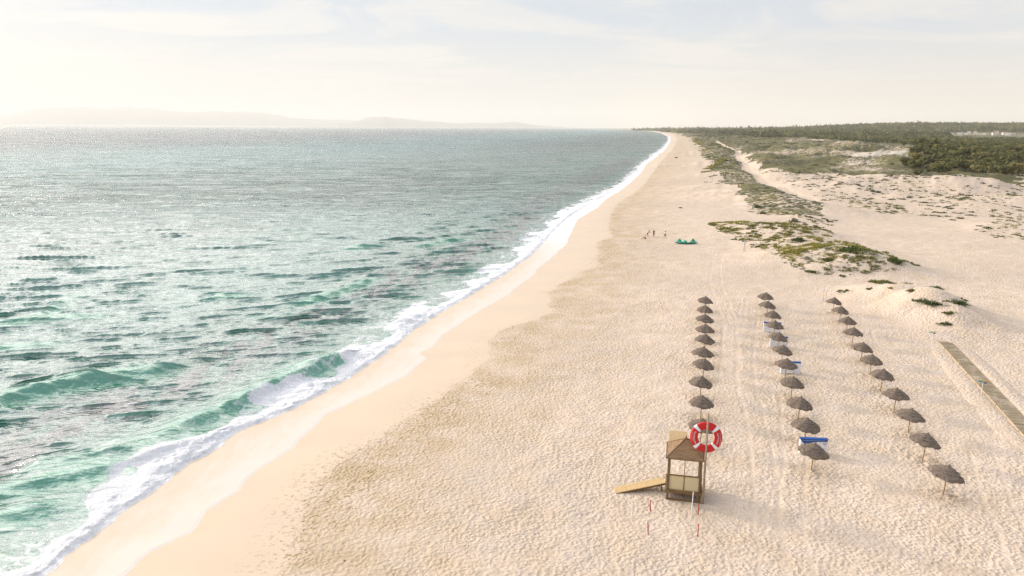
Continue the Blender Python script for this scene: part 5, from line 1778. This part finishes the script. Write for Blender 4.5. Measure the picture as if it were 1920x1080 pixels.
def person(u, v, rz, pose, label, top, bottom, body_mat=None):
    bx, by = gp(u, v)
    e = empty("person", (bx, by, ground_at(bx, by)), rz, label, "person")
    P = pose
    J = [(P['pelvis'], .125, .8), (P['waist'], .105, .75), (P['chest'], .135, .75), (P['neck'], .055), (P['head0'], .082), (P['head1'], .10, .9), (P['head2'], .08)]
    E = [(0, 1), (1, 2), (2, 3), (3, 4), (4, 5), (5, 6)]
    for s in ('l', 'r'):
        b = len(J)
        J += [(P['sh' + s], .062), (P['el' + s], .043), (P['wr' + s], .030), (P['ha' + s], .036, .6), (P['fi' + s], .014)]
        E += [(2, b), (b, b + 1), (b + 1, b + 2), (b + 2, b + 3), (b + 3, b + 4)]
        th_ = Vector(P['ha' + s]) + Vector((.03, -.03, -.01))
        J.append((tuple(th_), .012)); E.append((b + 3, b + 5))
        for q in (-.022, 0.02):
            J.append((tuple(Vector(P['fi' + s]) + Vector((q, abs(q) * .3, .01))), .010)); E.append((b + 3, len(J) - 1))
        b = len(J)
        J += [(P['hip' + s], .095), (P['kn' + s], .062), (P['an' + s], .040), (P['to' + s], .032, .8)]
        E += [(0, b), (b, b + 1), (b + 1, b + 2), (b + 2, b + 3)]
    skin_mesh("body", J, E, body_mat or M_SKIN, e)
    h1, h2 = Vector(P['head1']), Vector(P['head2'])
    face = Vector(P.get('face', (0, -1, 0)))
    mb = MB()
    bmx = bmesh.new(); bmesh.ops.create_uvsphere(bmx, u_segments=14, v_segments=10, radius=.108)
    mb.add([v_.co for v_ in bmx.verts], [tuple(v_.index for v_ in f.verts) for f in bmx.faces]); bmx.free()
    hr = mb.build("hair", M_HAIR, e, sm=True); hr.location = h1 + Vector((0, 0, .045)) - face * .03; hr.scale = (.98, 1.0, .92)
    nose = MB().tube([h1 + face * .085 + Vector((0, 0, .02)), h1 + face * .115 + Vector((0, 0, -.02))], [.010, .016], 6).build("nose", M_SKIN, e, sm=True)
    if top:
        g = 1.13
        J2 = [(tuple((Vector(P['pelvis']) * .6 + Vector(P['waist']) * .4)), .13, .8), (P['waist'], .118, .8), (P['chest'], .148, .8), (tuple(Vector(P['chest']) * .45 + Vector(P['neck']) * .55), .08)]
        E2 = [(0, 1), (1, 2), (2, 3)]
        for s in ('l', 'r'):
            b = len(J2); J2 += [(P['sh' + s], .078), (tuple(Vector(P['sh' + s]) * .35 + Vector(P['el' + s]) * .65), .062)]; E2 += [(2, b), (b, b + 1)]
        skin_mesh("shirt", J2, E2, top, e)
    if bottom:
        J3 = [(P['pelvis'], .14, .85)]; E3 = []
        for s in ('l', 'r'):
            b = len(J3); J3 += [(P['hip' + s], .112), (tuple(Vector(P['hip' + s]) * .3 + Vector(P['kn' + s]) * .7), .088)]; E3 += [(0, b), (b, b + 1)]
        skin_mesh("shorts", J3, E3, bottom, e)
    return e


def stand(arm=0.0, stride=0.12, bend=0.0, lift=0.0):
    b = bend
    P = dict(pelvis=(0, 0, .95), waist=(0, -.06 * b * 3, 1.12), chest=(0, -.25 * b * 2, 1.36 - .1 * b), neck=(0, -.34 * b * 2, 1.50 - .18 * b), head0=(0, -.37 * b * 2 - .01, 1.56 - .2 * b), head1=(0, -.42 * b * 2 - .02, 1.64 - .24 * b), head2=(0, -.44 * b * 2 - .01, 1.72 - .26 * b))
    for s, m in (('l', -1), ('r', 1)):
        P['sh' + s] = (m * .19, -.25 * b * 2, 1.42 - .1 * b)
        P['el' + s] = (m * .26, -.25 * b * 2 - .08 * arm - .05, 1.14 - .08 * b + lift * .2)
        P['wr' + s] = (m * .24, -.28 * b * 2 - .30 * arm - .08, .92 + .16 * arm + lift * .3)
        P['ha' + s] = (m * .24, -.28 * b * 2 - .36 * arm - .10, .85 + .18 * arm + lift * .3)
        P['fi' + s] = (m * .235, -.28 * b * 2 - .42 * arm - .12, .78 + .20 * arm + lift * .3)
        P['hip' + s] = (m * .10, 0, .88)
        P['kn' + s] = (m * .12, m * stride * .5 - .04, .49)
        P['an' + s] = (m * .12, m * stride, .09)
        P['to' + s] = (m * .14, m * stride - .16, .035)
    return P


def sit():
    P = dict(pelvis=(0, 0, .13), waist=(0, -.02, .30), chest=(0, -.08, .54), neck=(0, -.12, .68), head0=(0, -.13, .74), head1=(0, -.15, .82), head2=(0, -.15, .90))
    for s, m in (('l', -1), ('r', 1)):
        P['sh' + s] = (m * .19, -.08, .60); P['el' + s] = (m * .24, -.26, .40); P['wr' + s] = (m * .16, -.46, .42); P['ha' + s] = (m * .12, -.52, .42); P['fi' + s] = (m * .10, -.58, .41)
        P['hip' + s] = (m * .10, -.08, .13); P['kn' + s] = (m * .14, -.50, .30); P['an' + s] = (m * .13, -.86, .09); P['to' + s] = (m * .14, -1.02, .07)
    return P


person(1210.5, 447, math.radians(-80), sit(), "person in white top and dark trousers sitting on the sand, leftmost of the group", M_SHIRT, M_NAVY)
person(1214, 444, math.radians(60), stand(arm=.9, stride=.2, bend=.55), "person with bare back leaning forward beside the seated one", None, M_NAVY)
person(1225.5, 444.5, math.radians(20), stand(arm=.3, stride=.06), "person in a dark wetsuit standing upright in the middle of the group", M_WETSUIT, M_WETSUIT)
person(1247, 447, math.radians(-60), stand(arm=.6, stride=.24), "person in white top and dark shorts walking alone toward the group", M_SHIRT, M_NAVY)
